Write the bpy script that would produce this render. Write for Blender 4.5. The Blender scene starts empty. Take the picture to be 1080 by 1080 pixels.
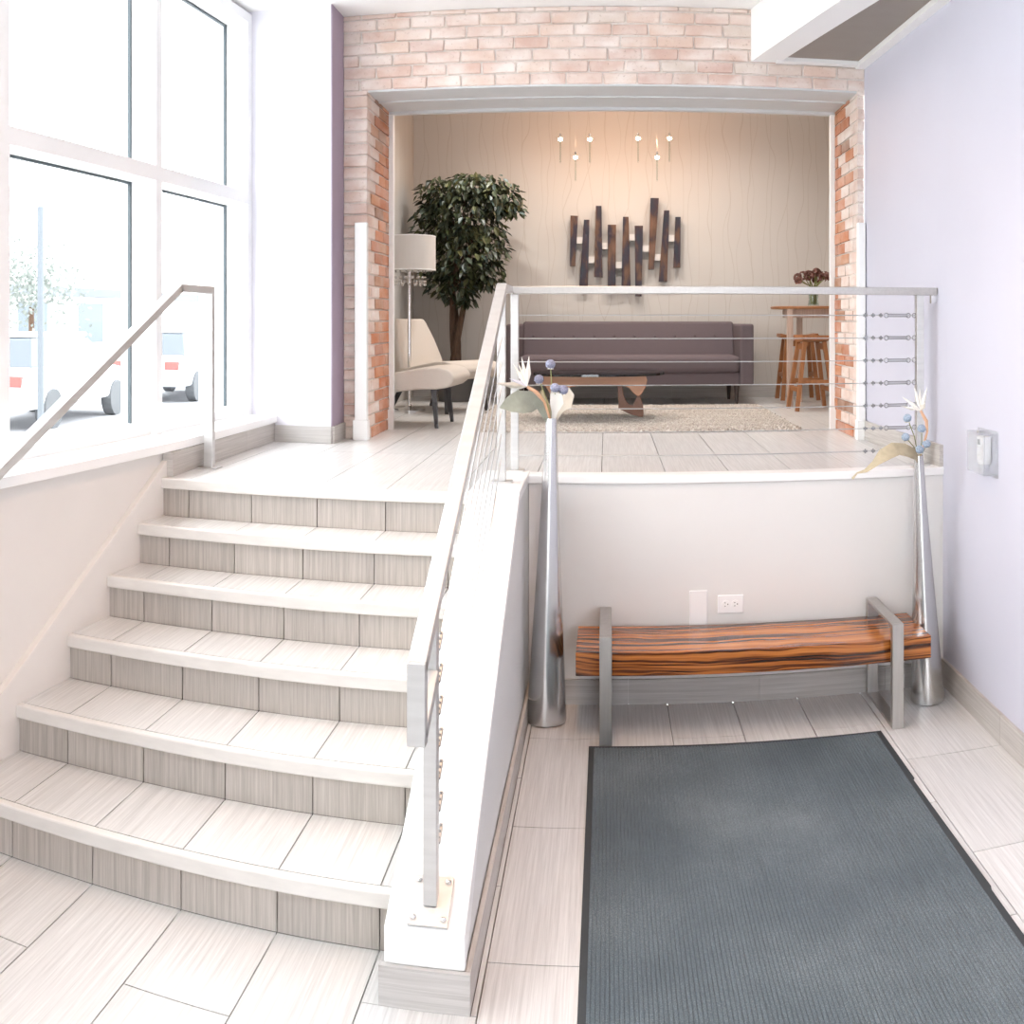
import bpy, math, random
from mathutils import Vector, Matrix
R_ = random.Random(7)
sc = bpy.context.scene
col = sc.collection
# ------------------------------------------------------------------ camera
F, XC, YC, HC = 1060., 640., 338., 1.775      # pixels per radian, horizon point, eye height
cam_d = bpy.data.cameras.new('camera')
cam_d.type = 'PANO'
cam_d.panorama_type = 'CENTRAL_CYLINDRICAL'
cam_d.central_cylindrical_range_u_min = -XC / F
cam_d.central_cylindrical_range_u_max = (1080 - XC) / F
cam_d.central_cylindrical_range_v_min = (YC - 1080) / F
cam_d.central_cylindrical_range_v_max = YC / F
cam_d.central_cylindrical_radius = 1.0
cam_d.clip_start = .02
cam = bpy.data.objects.new('camera', cam_d)
cam.location = (0, 0, HC)
cam.rotation_euler = (math.pi / 2, 0, 0)
col.objects.link(cam)
sc.camera = cam
# ------------------------------------------------------------------ sky, exposure
w = bpy.data.worlds.new('overcast_sky'); sc.world = w; w.use_nodes = True
bg = w.node_tree.nodes['Background']
bg.inputs[0].default_value = (.93, .965, 1, 1)
bg.inputs[1].default_value = 6.3
vs = sc.view_settings
vs.view_transform = 'Standard'; vs.look = 'None'; vs.exposure = 0.35; vs.gamma = 1; vs.use_curve_mapping = False
sc.cycles.max_bounces = 10; sc.cycles.diffuse_bounces = 6; sc.cycles.transparent_max_bounces = 16
sc.cycles.sample_clamp_indirect = 6; sc.cycles.caustics_refractive = False; sc.cycles.caustics_reflective = False

# pixel of the photograph -> point on a known floor height / wall plane
def ray(x, y):
    t = (x - XC) / F
    return math.sin(t), math.cos(t), (YC - y) / F
def onZ(x, y, Z):
    d = ray(x, y); k = (Z - HC) / d[2]; return Vector((d[0] * k, d[1] * k, Z))
def onY(x, y, Y):
    d = ray(x, y); k = Y / d[1]; return Vector((d[0] * k, Y, HC + d[2] * k))
def onX(x, y, X):
    d = ray(x, y); k = X / d[0]; return Vector((X, d[1] * k, HC + d[2] * k))

# ------------------------------------------------------------------ materials
M = {}
def new_mat(name):
    m = bpy.data.materials.new(name); m.use_nodes = True
    M[name] = m
    return m, m.node_tree, m.node_tree.nodes['Principled BSDF']
def nd(nt, t, **kw):
    n = nt.nodes.new(t)
    for k, v in kw.items(): setattr(n, k, v)
    return n
def ramp(nt, stops):
    r = nd(nt, 'ShaderNodeValToRGB'); e = r.color_ramp.elements
    while len(e) < len(stops): e.new(.5)
    for el, (p, c) in zip(e, stops): el.position = p; el.color = (*c, 1)
    return r
def position(nt, scale=(1, 1, 1), obj=False):
    mp = nd(nt, 'ShaderNodeMapping'); mp.inputs['Scale'].default_value = scale
    if obj:
        t = nd(nt, 'ShaderNodeTexCoord'); nt.links.new(t.outputs['Object'], mp.inputs[0])
    else:
        g = nd(nt, 'ShaderNodeNewGeometry'); nt.links.new(g.outputs['Position'], mp.inputs[0])
    return mp.outputs[0]
def simple(name, c, rough=.5, metal=0, spec=None, var=0, vscale=(8, 8, 8), bump=0, bscale=None, coat=0):
    m, nt, b = new_mat(name)
    b.inputs['Base Color'].default_value = (*c, 1)
    b.inputs['Roughness'].default_value = rough; b.inputs['Metallic'].default_value = metal
    if spec is not None: b.inputs['Specular IOR Level'].default_value = spec
    if coat: b.inputs['Coat Weight'].default_value = coat
    if var or bump:
        n = nd(nt, 'ShaderNodeTexNoise'); n.inputs['Scale'].default_value = 1; n.inputs['Detail'].default_value = 4
        nt.links.new(position(nt, vscale), n.inputs['Vector'])
        if var:
            r = ramp(nt, [(.25, tuple(max(0, v * (1 - var)) for v in c)), (.75, tuple(min(1, v * (1 + var)) for v in c))])
            nt.links.new(n.outputs[0], r.inputs[0]); nt.links.new(r.outputs[0], b.inputs['Base Color'])
        if bump:
            bp = nd(nt, 'ShaderNodeBump'); bp.inputs['Strength'].default_value = bump; bp.inputs['Distance'].default_value = .01
            if bscale:
                n2 = nd(nt, 'ShaderNodeTexNoise'); n2.inputs['Scale'].default_value = 1; n2.inputs['Detail'].default_value = 3
                nt.links.new(position(nt, bscale), n2.inputs['Vector']); src = n2.outputs[0]
            else: src = n.outputs[0]
            nt.links.new(src, bp.inputs['Height']); nt.links.new(bp.outputs[0], b.inputs['Normal'])
    return m
simple('white_paint', (.74, .705, .67), .6, var=.02, vscale=(3, 3, 3))
simple('white_gloss', (.88, .88, .87), .35)
simple('ceiling_white', (.88, .88, .87), .8)
simple('half_wall_paint', (.75, .74, .72), .6, var=.015, vscale=(3, 3, 3))
simple('lavender_paint', (.565, .562, .64), .55, var=.015, vscale=(2, 2, 2), bump=.02, bscale=(300, 300, 300))
simple('mauve_paint', (.36, .29, .36), .6, var=.03)
simple('pillar_paint', (.72, .715, .775), .6, var=.015)
simple('taupe_panel', (.30, .265, .235), .7, var=.03)
simple('grey_soffit', (.62, .635, .64), .55, var=.03)
simple('mortar', (.72, .66, .61), .9, var=.12, vscale=(30, 30, 30), bump=.4)
simple('grout', (.20, .19, .175), .9)
simple('frame_white', (.84, .845, .85), .35)
simple('gasket', (.06, .08, .09), .5)
simple('steel', (.63, .63, .625), .40, .75, var=.06, vscale=(6, 6, 60))
simple('brushed_steel', (.50, .485, .47), .36, .85, var=.06, vscale=(80, 4, 80))
simple('bench_steel', (.50, .485, .465), .36, .95, var=.08, vscale=(60, 60, 4))
simple('vase_metal', (.64, .64, .635), .24, 1, bump=.05, bscale=(14, 14, 3))
simple('chrome', (.8, .8, .8), .08, 1)
simple('fitting_steel', (.36, .37, .38), .35, .8)
simple('cable', (.62, .63, .64), .3, 1)
simple('nosing', (.72, .70, .67), .45, var=.06, vscale=(10, 40, 40))
simple('plate', (.88, .88, .88), .3)
simple('black', (.015, .015, .016), .5)
simple('dark_wood', (.035, .022, .018), .4)
simple('dark_leg', (.05, .052, .058), .4)
simple('chair_cloth', (.60, .545, .485), .9, var=.05, vscale=(200, 200, 200), bump=.15)
simple('sofa_cloth', (.125, .098, .106), .95, var=.14, vscale=(240, 240, 240), bump=.25)
simple('pink_wood', (.52, .27, .16), .4, var=.08, vscale=(4, 40, 40))
simple('walnut', (.20, .095, .06), .35, var=.15, vscale=(20, 20, 20))
simple('stool_wood', (.33, .135, .05), .45, var=.22, vscale=(60, 60, 6))
simple('bar_wood', (.50, .37, .30), .5, var=.15, vscale=(60, 60, 6))
simple('bar_top', (.34, .15, .06), .3, var=.2, vscale=(6, 60, 60))
simple('bark', (.095, .055, .035), .9, var=.35, vscale=(50, 50, 14), bump=.5)
simple('pot', (.10, .095, .09), .6)
simple('soil', (.04, .03, .022), .95, var=.3, vscale=(60, 60, 60), bump=.5)
simple('shade_cloth', (.60, .575, .545), .85, var=.03, vscale=(120, 120, 2))
simple('bead', (.75, .74, .72), .12, .4)
simple('petal_white', (.84, .82, .76), .6)
simple('petal_tip', (.62, .62, .70), .6)
simple('stem_peach', (.66, .40, .26), .6, var=.12, vscale=(40, 40, 40))
simple('dry_leaf', (.45, .39, .27), .7, var=.15, vscale=(30, 30, 30))
simple('cream_leaf', (.70, .66, .57), .7, var=.08, vscale=(40, 40, 40))
simple('sage_leaf', (.32, .35, .29), .7, var=.12, vscale=(30, 30, 30))
simple('thistle', (.30, .32, .44), .9, var=.3, vscale=(160, 160, 160), bump=.6)
simple('thistle_blue', (.34, .42, .52), .9, var=.3, vscale=(160, 160, 160), bump=.6)
simple('hydrangea', (.20, .095, .075), .8, var=.5, vscale=(50, 50, 50))
simple('green_stem', (.25, .27, .10), .6, var=.2)
simple('rubber', (.035, .042, .047), .7)
simple('screen', (.12, .15, .15), .2)
simple('asphalt', (.32, .32, .33), .9, var=.1)
simple('sidewalk', (.62, .61, .59), .9, var=.05)
simple('car_white', (.80, .81, .82), .25)
simple('car_silver', (.50, .53, .56), .3)
simple('car_glass', (.08, .095, .11), .15)
simple('tyre', (.09, .095, .10), .8)
simple('car_red', (.4, .07, .06), .3)
simple('facade', (.72, .73, .74), .8, var=.04)
simple('facade_glass', (.07, .095, .115), .3)
simple('street_pole', (.11, .125, .14), .6)
simple('street_leaf', (.20, .22, .20), .8)

def tile_mat(name, scale, c0, c1, rough=.36):
    m, nt, b = new_mat(name)
    n = nd(nt, 'ShaderNodeTexNoise'); n.inputs['Scale'].default_value = 1; n.inputs['Detail'].default_value = 5; n.inputs['Roughness'].default_value = .7
    nt.links.new(position(nt, scale), n.inputs['Vector'])
    r = ramp(nt, [(.34, c0), (.66, c1)]); nt.links.new(n.outputs[0], r.inputs[0])
    oi = nd(nt, 'ShaderNodeObjectInfo')
    mr = nd(nt, 'ShaderNodeMapRange'); mr.inputs['To Min'].default_value = .94; mr.inputs['To Max'].default_value = 1.04
    nt.links.new(oi.outputs['Random'], mr.inputs['Value'])
    mx = nd(nt, 'ShaderNodeVectorMath', operation='SCALE')
    nt.links.new(r.outputs[0], mx.inputs[0]); nt.links.new(mr.outputs[0], mx.inputs['Scale'])
    nt.links.new(mx.outputs[0], b.inputs['Base Color'])
    b.inputs['Roughness'].default_value = rough
    return m
TC0, TC1 = (.55, .545, .535), (.73, .727, .72)  # tread and floor tile lightened to stand for the window's reflection
tile_mat('tile_y', (110, 2.2, 60), TC0, TC1, .28)
tile_mat('tile_z', (110, 60, 2.5), (.37, .338, .305), (.545, .505, .465), .5)  # riser tile darker than the treads, shade put into its colour
tile_mat('tile_hy', (60, 2.2, 120), (.42, .39, .36), (.58, .55, .52), .5)
tile_mat('tile_hx', (2.2, 60, 120), (.44, .42, .40), (.60, .58, .56), .5)

def brick_mat(name, stops, haze):
    m, nt, b = new_mat(name)
    oi = nd(nt, 'ShaderNodeObjectInfo')
    r = ramp(nt, stops); nt.links.new(oi.outputs['Random'], r.inputs[0])
    n = nd(nt, 'ShaderNodeTexNoise'); n.inputs['Scale'].default_value = 1; n.inputs['Detail'].default_value = 6
    nt.links.new(position(nt, (5, 5, 9)), n.inputs['Vector'])
    hz = ramp(nt, [(.35, (haze[0],) * 3), (.7, (haze[1],) * 3)]); nt.links.new(n.outputs[0], hz.inputs[0])
    mx = nd(nt, 'ShaderNodeMix', data_type='RGBA')
    nt.links.new(hz.outputs[0], mx.inputs[0]); nt.links.new(r.outputs[0], mx.inputs[6])
    mx.inputs[7].default_value = (.82, .75, .70, 1)
    n2 = nd(nt, 'ShaderNodeTexNoise'); n2.inputs['Scale'].default_value = 1; n2.inputs['Detail'].default_value = 5
    nt.links.new(position(nt, (60, 60, 60)), n2.inputs['Vector'])
    pit = ramp(nt, [(.26, (.75, .7, .66)), (.38, (1, 1, 1))]); nt.links.new(n2.outputs[0], pit.inputs[0])
    mu = nd(nt, 'ShaderNodeMix', data_type='RGBA', blend_type='MULTIPLY'); mu.inputs[0].default_value = 1
    nt.links.new(mx.outputs[2], mu.inputs[6]); nt.links.new(pit.outputs[0], mu.inputs[7])
    nt.links.new(mu.outputs[2], b.inputs['Base Color']); b.inputs['Roughness'].default_value = .9
    bp = nd(nt, 'ShaderNodeBump'); bp.inputs['Strength'].default_value = .5; bp.inputs['Distance'].default_value = .006
    nt.links.new(n2.outputs[0], bp.inputs['Height']); nt.links.new(bp.outputs[0], b.inputs['Normal'])
    return m
brick_mat('brick_pale', [(0, (.55, .32, .24)), (.3, (.60, .40, .32)), (.55, (.66, .47, .37)), (.8, (.52, .30, .235)), (1, (.62, .53, .45))], (.22, .9))
brick_mat('brick_orange', [(0, (.50, .17, .07)), (.3, (.56, .24, .12)), (.6, (.42, .15, .07)), (.85, (.55, .28, .16)), (1, (.30, .16, .10))], (0, .3))
brick_mat('brick_worn', [(0, (.52, .24, .14)), (.5, (.58, .34, .24)), (1, (.50, .22, .12))], (.55, 1.0))

# wallpaper: beige with fine wandering vertical lines
def wallpaper():
    m, nt, b = new_mat('wallpaper')
    g = nd(nt, 'ShaderNodeNewGeometry'); sx = nd(nt, 'ShaderNodeSeparateXYZ'); nt.links.new(g.outputs['Position'], sx.inputs[0])
    ad = nd(nt, 'ShaderNodeMath', operation='ADD'); nt.links.new(sx.outputs[0], ad.inputs[0]); nt.links.new(sx.outputs[1], ad.inputs[1])
    outs = []
    for k, (sc_, amp, fr) in enumerate(((1.3, .30, 7.), (1.9, .22, 5.3))):
        n = nd(nt, 'ShaderNodeTexNoise'); n.inputs['Scale'].default_value = 1; n.inputs['Detail'].default_value = 1
        mp = nd(nt, 'ShaderNodeMapping'); mp.inputs['Scale'].default_value = (2.6, 2.6, sc_); mp.inputs['Location'].default_value = (k * 7.3, 0, k * 3)
        nt.links.new(g.outputs['Position'], mp.inputs[0]); nt.links.new(mp.outputs[0], n.inputs['Vector'])
        ma = nd(nt, 'ShaderNodeMath', operation='MULTIPLY_ADD'); ma.inputs[1].default_value = amp
        nt.links.new(n.outputs[0], ma.inputs[0]); nt.links.new(ad.outputs[0], ma.inputs[2])
        mf = nd(nt, 'ShaderNodeMath', operation='MULTIPLY'); mf.inputs[1].default_value = fr; nt.links.new(ma.outputs[0], mf.inputs[0])
        fr_ = nd(nt, 'ShaderNodeMath', operation='FRACT'); nt.links.new(mf.outputs[0], fr_.inputs[0])
        su = nd(nt, 'ShaderNodeMath', operation='SUBTRACT'); su.inputs[1].default_value = .5; nt.links.new(fr_.outputs[0], su.inputs[0])
        ab = nd(nt, 'ShaderNodeMath', operation='ABSOLUTE'); nt.links.new(su.outputs[0], ab.inputs[0])
        lt = nd(nt, 'ShaderNodeMapRange'); lt.inputs['From Min'].default_value = .006; lt.inputs['From Max'].default_value = .026
        nt.links.new(ab.outputs[0], lt.inputs['Value']); outs.append(lt.outputs[0])
    mi = nd(nt, 'ShaderNodeMath', operation='MULTIPLY'); nt.links.new(outs[0], mi.inputs[0]); nt.links.new(outs[1], mi.inputs[1])
    r = ramp(nt, [(0, (.51, .475, .43)), (1, (.58, .555, .52))]); nt.links.new(mi.outputs[0], r.inputs[0])
    nt.links.new(r.outputs[0], b.inputs['Base Color']); b.inputs['Roughness'].default_value = .75
wallpaper()
# striped tropical wood of the bench
def zebra():
    m, nt, b = new_mat('zebra_wood')
    n0 = nd(nt, 'ShaderNodeTexNoise'); n0.inputs['Scale'].default_value = 1; n0.inputs['Detail'].default_value = 2
    nt.links.new(position(nt, (2.2, 3, 5)), n0.inputs['Vector'])
    sx = nd(nt, 'ShaderNodeSeparateXYZ'); g = nd(nt, 'ShaderNodeNewGeometry'); nt.links.new(g.outputs['Position'], sx.inputs[0])
    yz = nd(nt, 'ShaderNodeMath', operation='MULTIPLY_ADD'); yz.inputs[1].default_value = 1.7; nt.links.new(sx.outputs[2], yz.inputs[0]); nt.links.new(sx.outputs[1], yz.inputs[2])
    off = nd(nt, 'ShaderNodeMath', operation='MULTIPLY_ADD'); off.inputs[1].default_value = .14; nt.links.new(n0.outputs[0], off.inputs[0]); nt.links.new(yz.outputs[0], off.inputs[2])
    cx = nd(nt, 'ShaderNodeCombineXYZ'); nt.links.new(off.outputs[0], cx.inputs[1])
    xs_ = nd(nt, 'ShaderNodeMath', operation='MULTIPLY'); xs_.inputs[1].default_value = .022; nt.links.new(sx.outputs[0], xs_.inputs[0]); nt.links.new(xs_.outputs[0], cx.inputs[0])
    wv = nd(nt, 'ShaderNodeTexNoise'); wv.inputs['Scale'].default_value = 31; wv.inputs['Detail'].default_value = 3; nt.links.new(cx.outputs[0], wv.inputs['Vector'])
    n = nd(nt, 'ShaderNodeTexNoise'); n.inputs['Scale'].default_value = 1; n.inputs['Detail'].default_value = 5
    nt.links.new(position(nt, (3, 120, 140)), n.inputs['Vector'])
    a = nd(nt, 'ShaderNodeMath', operation='MULTIPLY_ADD'); a.inputs[1].default_value = .22
    nt.links.new(n.outputs[0], a.inputs[0]); nt.links.new(wv.outputs[0], a.inputs[2])
    r = ramp(nt, [(.51, (.022, .008, .005)), (.57, (.13, .036, .011)), (.64, (.44, .145, .032)), (.8, (.60, .23, .055))])
    nt.links.new(a.outputs[0], r.inputs[0]); nt.links.new(r.outputs[0], b.inputs['Base Color'])
    b.inputs['Roughness'].default_value = .18; b.inputs['Coat Weight'].default_value = .3; b.inputs['Coat Roughness'].default_value = .08
zebra()
# rusted wood/metal planks of the wall art
def art():
    m, nt, b = new_mat('art_metal')
    n = nd(nt, 'ShaderNodeTexNoise'); n.inputs['Scale'].default_value = 1; n.inputs['Detail'].default_value = 4
    nt.links.new(position(nt, (14, 14, 5)), n.inputs['Vector'])
    r = ramp(nt, [(.33, (.03, .04, .055)), (.48, (.045, .03, .04)), (.58, (.12, .065, .04)), (.75, (.20, .11, .07))])
    nt.links.new(n.outputs[0], r.inputs[0]); nt.links.new(r.outputs[0], b.inputs['Base Color'])
    b.inputs['Roughness'].default_value = .4; b.inputs['Metallic'].default_value = .3
art()
# ribbed entrance mat carpet
def matmat():
    m, nt, b = new_mat('mat_carpet')
    n = nd(nt, 'ShaderNodeTexNoise'); n.inputs['Scale'].default_value = 1; n.inputs['Detail'].default_value = 4
    nt.links.new(position(nt, (380, 380, 380)), n.inputs['Vector'])
    n3 = nd(nt, 'ShaderNodeTexNoise'); n3.inputs['Scale'].default_value = 1.6; n3.inputs['Detail'].default_value = 3
    nt.links.new(position(nt), n3.inputs['Vector'])
    a = nd(nt, 'ShaderNodeMath', operation='MULTIPLY_ADD'); a.inputs[1].default_value = .55
    nt.links.new(n3.outputs[0], a.inputs[0]); nt.links.new(n.outputs[0], a.inputs[2])
    r = ramp(nt, [(.5, (.064, .086, .101)), (.8, (.112, .142, .160)), (1, (.25, .29, .31))])
    nt.links.new(a.outputs[0], r.inputs[0]); nt.links.new(r.outputs[0], b.inputs['Base Color']); b.inputs['Roughness'].default_value = .95
    bp = nd(nt, 'ShaderNodeBump'); bp.inputs['Strength'].default_value = .5; bp.inputs['Distance'].default_value = .004
    nt.links.new(n.outputs[0], bp.inputs['Height']); nt.links.new(bp.outputs[0], b.inputs['Normal'])
matmat()
def rugmat():
    m, nt, b = new_mat('rug_jute')
    n = nd(nt, 'ShaderNodeTexNoise'); n.inputs['Scale'].default_value = 1; n.inputs['Detail'].default_value = 3
    nt.links.new(position(nt, (60, 60, 60)), n.inputs['Vector'])
    r = ramp(nt, [(.3, (.34, .29, .245)), (.55, (.54, .50, .455)), (.8, (.68, .65, .61))])
    nt.links.new(n.outputs[0], r.inputs[0]); nt.links.new(r.outputs[0], b.inputs['Base Color']); b.inputs['Roughness'].default_value = .95
rugmat()
def leafmat():
    m, nt, b = new_mat('ficus_leaf')
    g = nd(nt, 'ShaderNodeNewGeometry')
    r = ramp(nt, [(0, (.018, .028, .014)), (.45, (.034, .048, .02)), (.66, (.10, .11, .04)), (.86, (.07, .11, .10)), (1, (.17, .17, .07))])
    nt.links.new(g.outputs['Random Per Island'], r.inputs[0]); nt.links.new(r.outputs[0], b.inputs['Base Color']); b.inputs['Roughness'].default_value = .42
leafmat()
def glassmat(name, tint, refl, base=None):
    m = bpy.data.materials.new(name); m.use_nodes = True; nt = m.node_tree; M[name] = m
    nt.nodes.remove(nt.nodes['Principled BSDF']); out = nt.nodes['Material Output']
    t = nd(nt, 'ShaderNodeBsdfTransparent'); t.inputs[0].default_value = (*tint, 1)
    g = nd(nt, 'ShaderNodeBsdfGlossy'); g.inputs['Roughness'].default_value = .02
    lw = nd(nt, 'ShaderNodeLayerWeight'); lw.inputs[0].default_value = .5
    pw = nd(nt, 'ShaderNodeMath', operation='POWER'); pw.inputs[1].default_value = 5; nt.links.new(lw.outputs['Facing'], pw.inputs[0])
    fz = nd(nt, 'ShaderNodeMath', operation='MULTIPLY_ADD'); fz.inputs[1].default_value = refl * 8; fz.inputs[2].default_value = refl; fz.use_clamp = True
    nt.links.new(pw.outputs[0], fz.inputs[0])
    mx = nd(nt, 'ShaderNodeMixShader'); nt.links.new(fz.outputs[0], mx.inputs[0]); nt.links.new(t.outputs[0], mx.inputs[1]); nt.links.new(g.outputs[0], mx.inputs[2])
    res = mx
    if base:
        d = nd(nt, 'ShaderNodeBsdfDiffuse'); d.inputs[0].default_value = (*base[0], 1)
        m2 = nd(nt, 'ShaderNodeMixShader'); m2.inputs[0].default_value = base[1]
        nt.links.new(mx.outputs[0], m2.inputs[1]); nt.links.new(d.outputs[0], m2.inputs[2]); res = m2
    nt.links.new(res.outputs[0], out.inputs[0])
glassmat('window_glass', (.98, .985, .985), .012)
glassmat('table_glass', (.30, .36, .38), .06)
glassmat('table_glass_edge', (.12, .2, .22), .06)
glassmat('clear_plastic', (.95, .955, .96), .03, ((.85, .86, .88), .13))
glassmat('vase_glass', (.86, .90, .88), .04)
def emit(name, c, s):
    m, nt, b = new_mat(name)
    b.inputs['Base Color'].default_value = (*c, 1); b.inputs['Emission Color'].default_value = (*c, 1); b.inputs['Emission Strength'].default_value = s
emit('bulb', (1, .80, .58), 30)

# ------------------------------------------------------------------ mesh helpers
ORG = {}
class MB:
    def __init__(s): s.v = []; s.f = []
    def add(s, vs_, fs):
        n = len(s.v); s.v += [tuple(p) for p in vs_]; s.f += [tuple(i + n for i in q) for q in fs]; return s
    def box(s, x0, x1, y0, y1, z0, z1):
        v = [(x, y, z) for z in (z0, z1) for y in (y0, y1) for x in (x0, x1)]
        return s.add(v, [(0, 2, 3, 1), (4, 5, 7, 6), (0, 1, 5, 4), (2, 6, 7, 3), (0, 4, 6, 2), (1, 3, 7, 5)])
    def bar(s, p, q, w_, h, up=(0, 0, 1)):
        p, q, up = Vector(p), Vector(q), Vector(up); d = (q - p).normalized()
        a = d.cross(up).normalized() * (w_ / 2); b = a.cross(d).normalized() * (h / 2)
        v = [c + i * a + j * b for c in (p, q) for (i, j) in ((-1, -1), (1, -1), (1, 1), (-1, 1))]
        return s.add(v, [(3, 2, 1, 0), (4, 5, 6, 7), (0, 1, 5, 4), (1, 2, 6, 5), (2, 3, 7, 6), (3, 0, 4, 7)])
    def tube(s, pts, r, n=8):
        pts = [Vector(p) for p in pts]; rs = r if isinstance(r, (list, tuple)) else [r] * len(pts)
        vs_, fs = [], []; u = None
        for i, p in enumerate(pts):
            d = (pts[min(i + 1, len(pts) - 1)] - pts[max(i - 1, 0)]).normalized()
            if u is None: u = d.orthogonal().normalized()
            u = (u - d * u.dot(d)).normalized(); w_ = d.cross(u)
            vs_ += [p + (u * math.cos(2 * math.pi * k / n) + w_ * math.sin(2 * math.pi * k / n)) * rs[i] for k in range(n)]
        for i in range(len(pts) - 1):
            for k in range(n):
                k2 = (k + 1) % n; fs.append((i * n + k, i * n + k2, (i + 1) * n + k2, (i + 1) * n + k))
        fs.append(tuple(range(n))[::-1]); fs.append(tuple((len(pts) - 1) * n + k for k in range(n)))
        return s.add(vs_, fs)
    def lathe(s, prof, c=(0, 0, 0), n=24, sx=1, sy=1):
        vs_, fs = [], []; cx, cy, cz = c
        for (r, z) in prof:
            vs_ += [(cx + sx * r * math.cos(2 * math.pi * k / n), cy + sy * r * math.sin(2 * math.pi * k / n), cz + z) for k in range(n)]
        for i in range(len(prof) - 1):
            for k in range(n):
                k2 = (k + 1) % n; fs.append((i * n + k, i * n + k2, (i + 1) * n + k2, (i + 1) * n + k))
        fs.append(tuple(range(n))[::-1]); fs.append(tuple((len(prof) - 1) * n + k for k in range(n)))
        return s.add(vs_, fs)
    def ell(s, c, r, nu=12, nv=8):
        prof = [(max(1e-4, math.sin(math.pi * i / nv)), -math.cos(math.pi * i / nv)) for i in range(nv + 1)]
        m = MB().lathe(prof, n=nu)
        return s.add([(c[0] + x * r[0], c[1] + y * r[1], c[2] + z * r[2]) for x, y, z in m.v], m.f)
    def prism(s, outline, axis, a, b):
        # outline: 2D points; axis: the direction they are extruded along, from a to b
        def P(q, t): return {'x': (t, q[0], q[1]), 'y': (q[0], t, q[1]), 'z': (q[0], q[1], t)}[axis]
        n = len(outline); v = [P(q, a) for q in outline] + [P(q, b) for q in outline]
        fs = [tuple(range(n))[::-1], tuple(range(n, 2 * n))] + [(i, (i + 1) % n, n + (i + 1) % n, n + i) for i in range(n)]
        return s.add(v, fs)
    def mesh(s, name, org=(0, 0, 0)):
        me = bpy.data.meshes.new(name)
        me.from_pydata([(x - org[0], y - org[1], z - org[2]) for x, y, z in s.v], [], s.f)
        import bmesh as _b
        bm = _b.new(); bm.from_mesh(me); _b.ops.recalc_face_normals(bm, faces=bm.faces); bm.to_mesh(me); bm.free()
        return me
    def build(s, name, mat, parent=None, smooth=False, bevel=0, seg=2):
        if parent is not None: org = ORG[parent]
        else:
            xs, ys, zs = zip(*s.v); org = ((min(xs) + max(xs)) / 2, (min(ys) + max(ys)) / 2, min(zs))
        me = s.mesh(name, org)
        if mat: me.materials.append(M[mat])
        if smooth: me.shade_smooth(); me.set_sharp_from_angle(angle=math.radians(40))
        o = bpy.data.objects.new(name, me); col.objects.link(o); ORG[o] = org
        if parent is not None: o.parent = parent
        else: o.location = org
        if bevel:
            bv = o.modifiers.new('edge', 'BEVEL'); bv.width = bevel; bv.segments = seg; bv.limit_method = 'ANGLE'
        return o
def tag(o, label, cat=None, group=None, kind=None):
    o['label'] = label
    if cat: o['category'] = cat
    if group: o['group'] = group
    if kind: o['kind'] = kind
    return o
def empty(name, loc):
    o = bpy.data.objects.new(name, None); o.empty_display_size = .1; o.location = loc; col.objects.link(o); ORG[o] = tuple(loc); return o
def struct(name, loc, label, cat):
    return tag(empty(name, loc), label, cat, kind='structure')
def sobj(o, label, cat): return tag(o, label, cat, kind='structure')
def copy_tree(o, parent=None):
    c = o.copy(); col.objects.link(c); ORG[c] = ORG[o]
    if parent is not None: c.parent = parent
    for ch in [x for x in bpy.data.objects if x.parent == o]: copy_tree(ch, c)
    return c
CACHE = {}
def slab(name, parent, x0, x1, y0, y1, z0, z1, mat, gap=.002, bev=.002):
    """one tile / brick-like block, sharing mesh data between alike blocks"""
    sx, sy, sz = [round(q, 4) for q in (x1 - x0, y1 - y0, z1 - z0)]
    key = (name, sx, sy, sz, mat)
    if key not in CACHE:
        CACHE[key] = MB().box(-sx / 2, sx / 2, -sy / 2, sy / 2, -sz / 2, sz / 2).mesh(name); CACHE[key].materials.append(M[mat])
    o = bpy.data.objects.new(name, CACHE[key]); col.objects.link(o); o.parent = parent
    g = ORG[parent]; o.location = ((x0 + x1) / 2 - g[0], (y0 + y1) / 2 - g[1], (z0 + z1) / 2 - g[2]); ORG[o] = tuple(o.location)
    return o

# ------------------------------------------------------------------ main levels
HL = 1.05                     # landing height
XL, XR = -2.05, 1.62          # stair wall and right wall
YH = 4.655                    # face of the half wall behind the bench
YB = 5.957                    # face of the brick wall
YBB = 6.59                    # back of the brick wall
YW = 9.4                      # far wall of the lounge
XJL, XJR = -1.445, 1.515      # jambs of the opening
ZS, ZC = 3.18, 3.64           # soffit, ceiling
HWL, HWR = -.575, -.362       # sides of the stair half wall
G = .0042
def xr(y): return XR - .044 * max(0, y - 4.6)     # face of the right wall
XRB = xr(YB)
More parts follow.
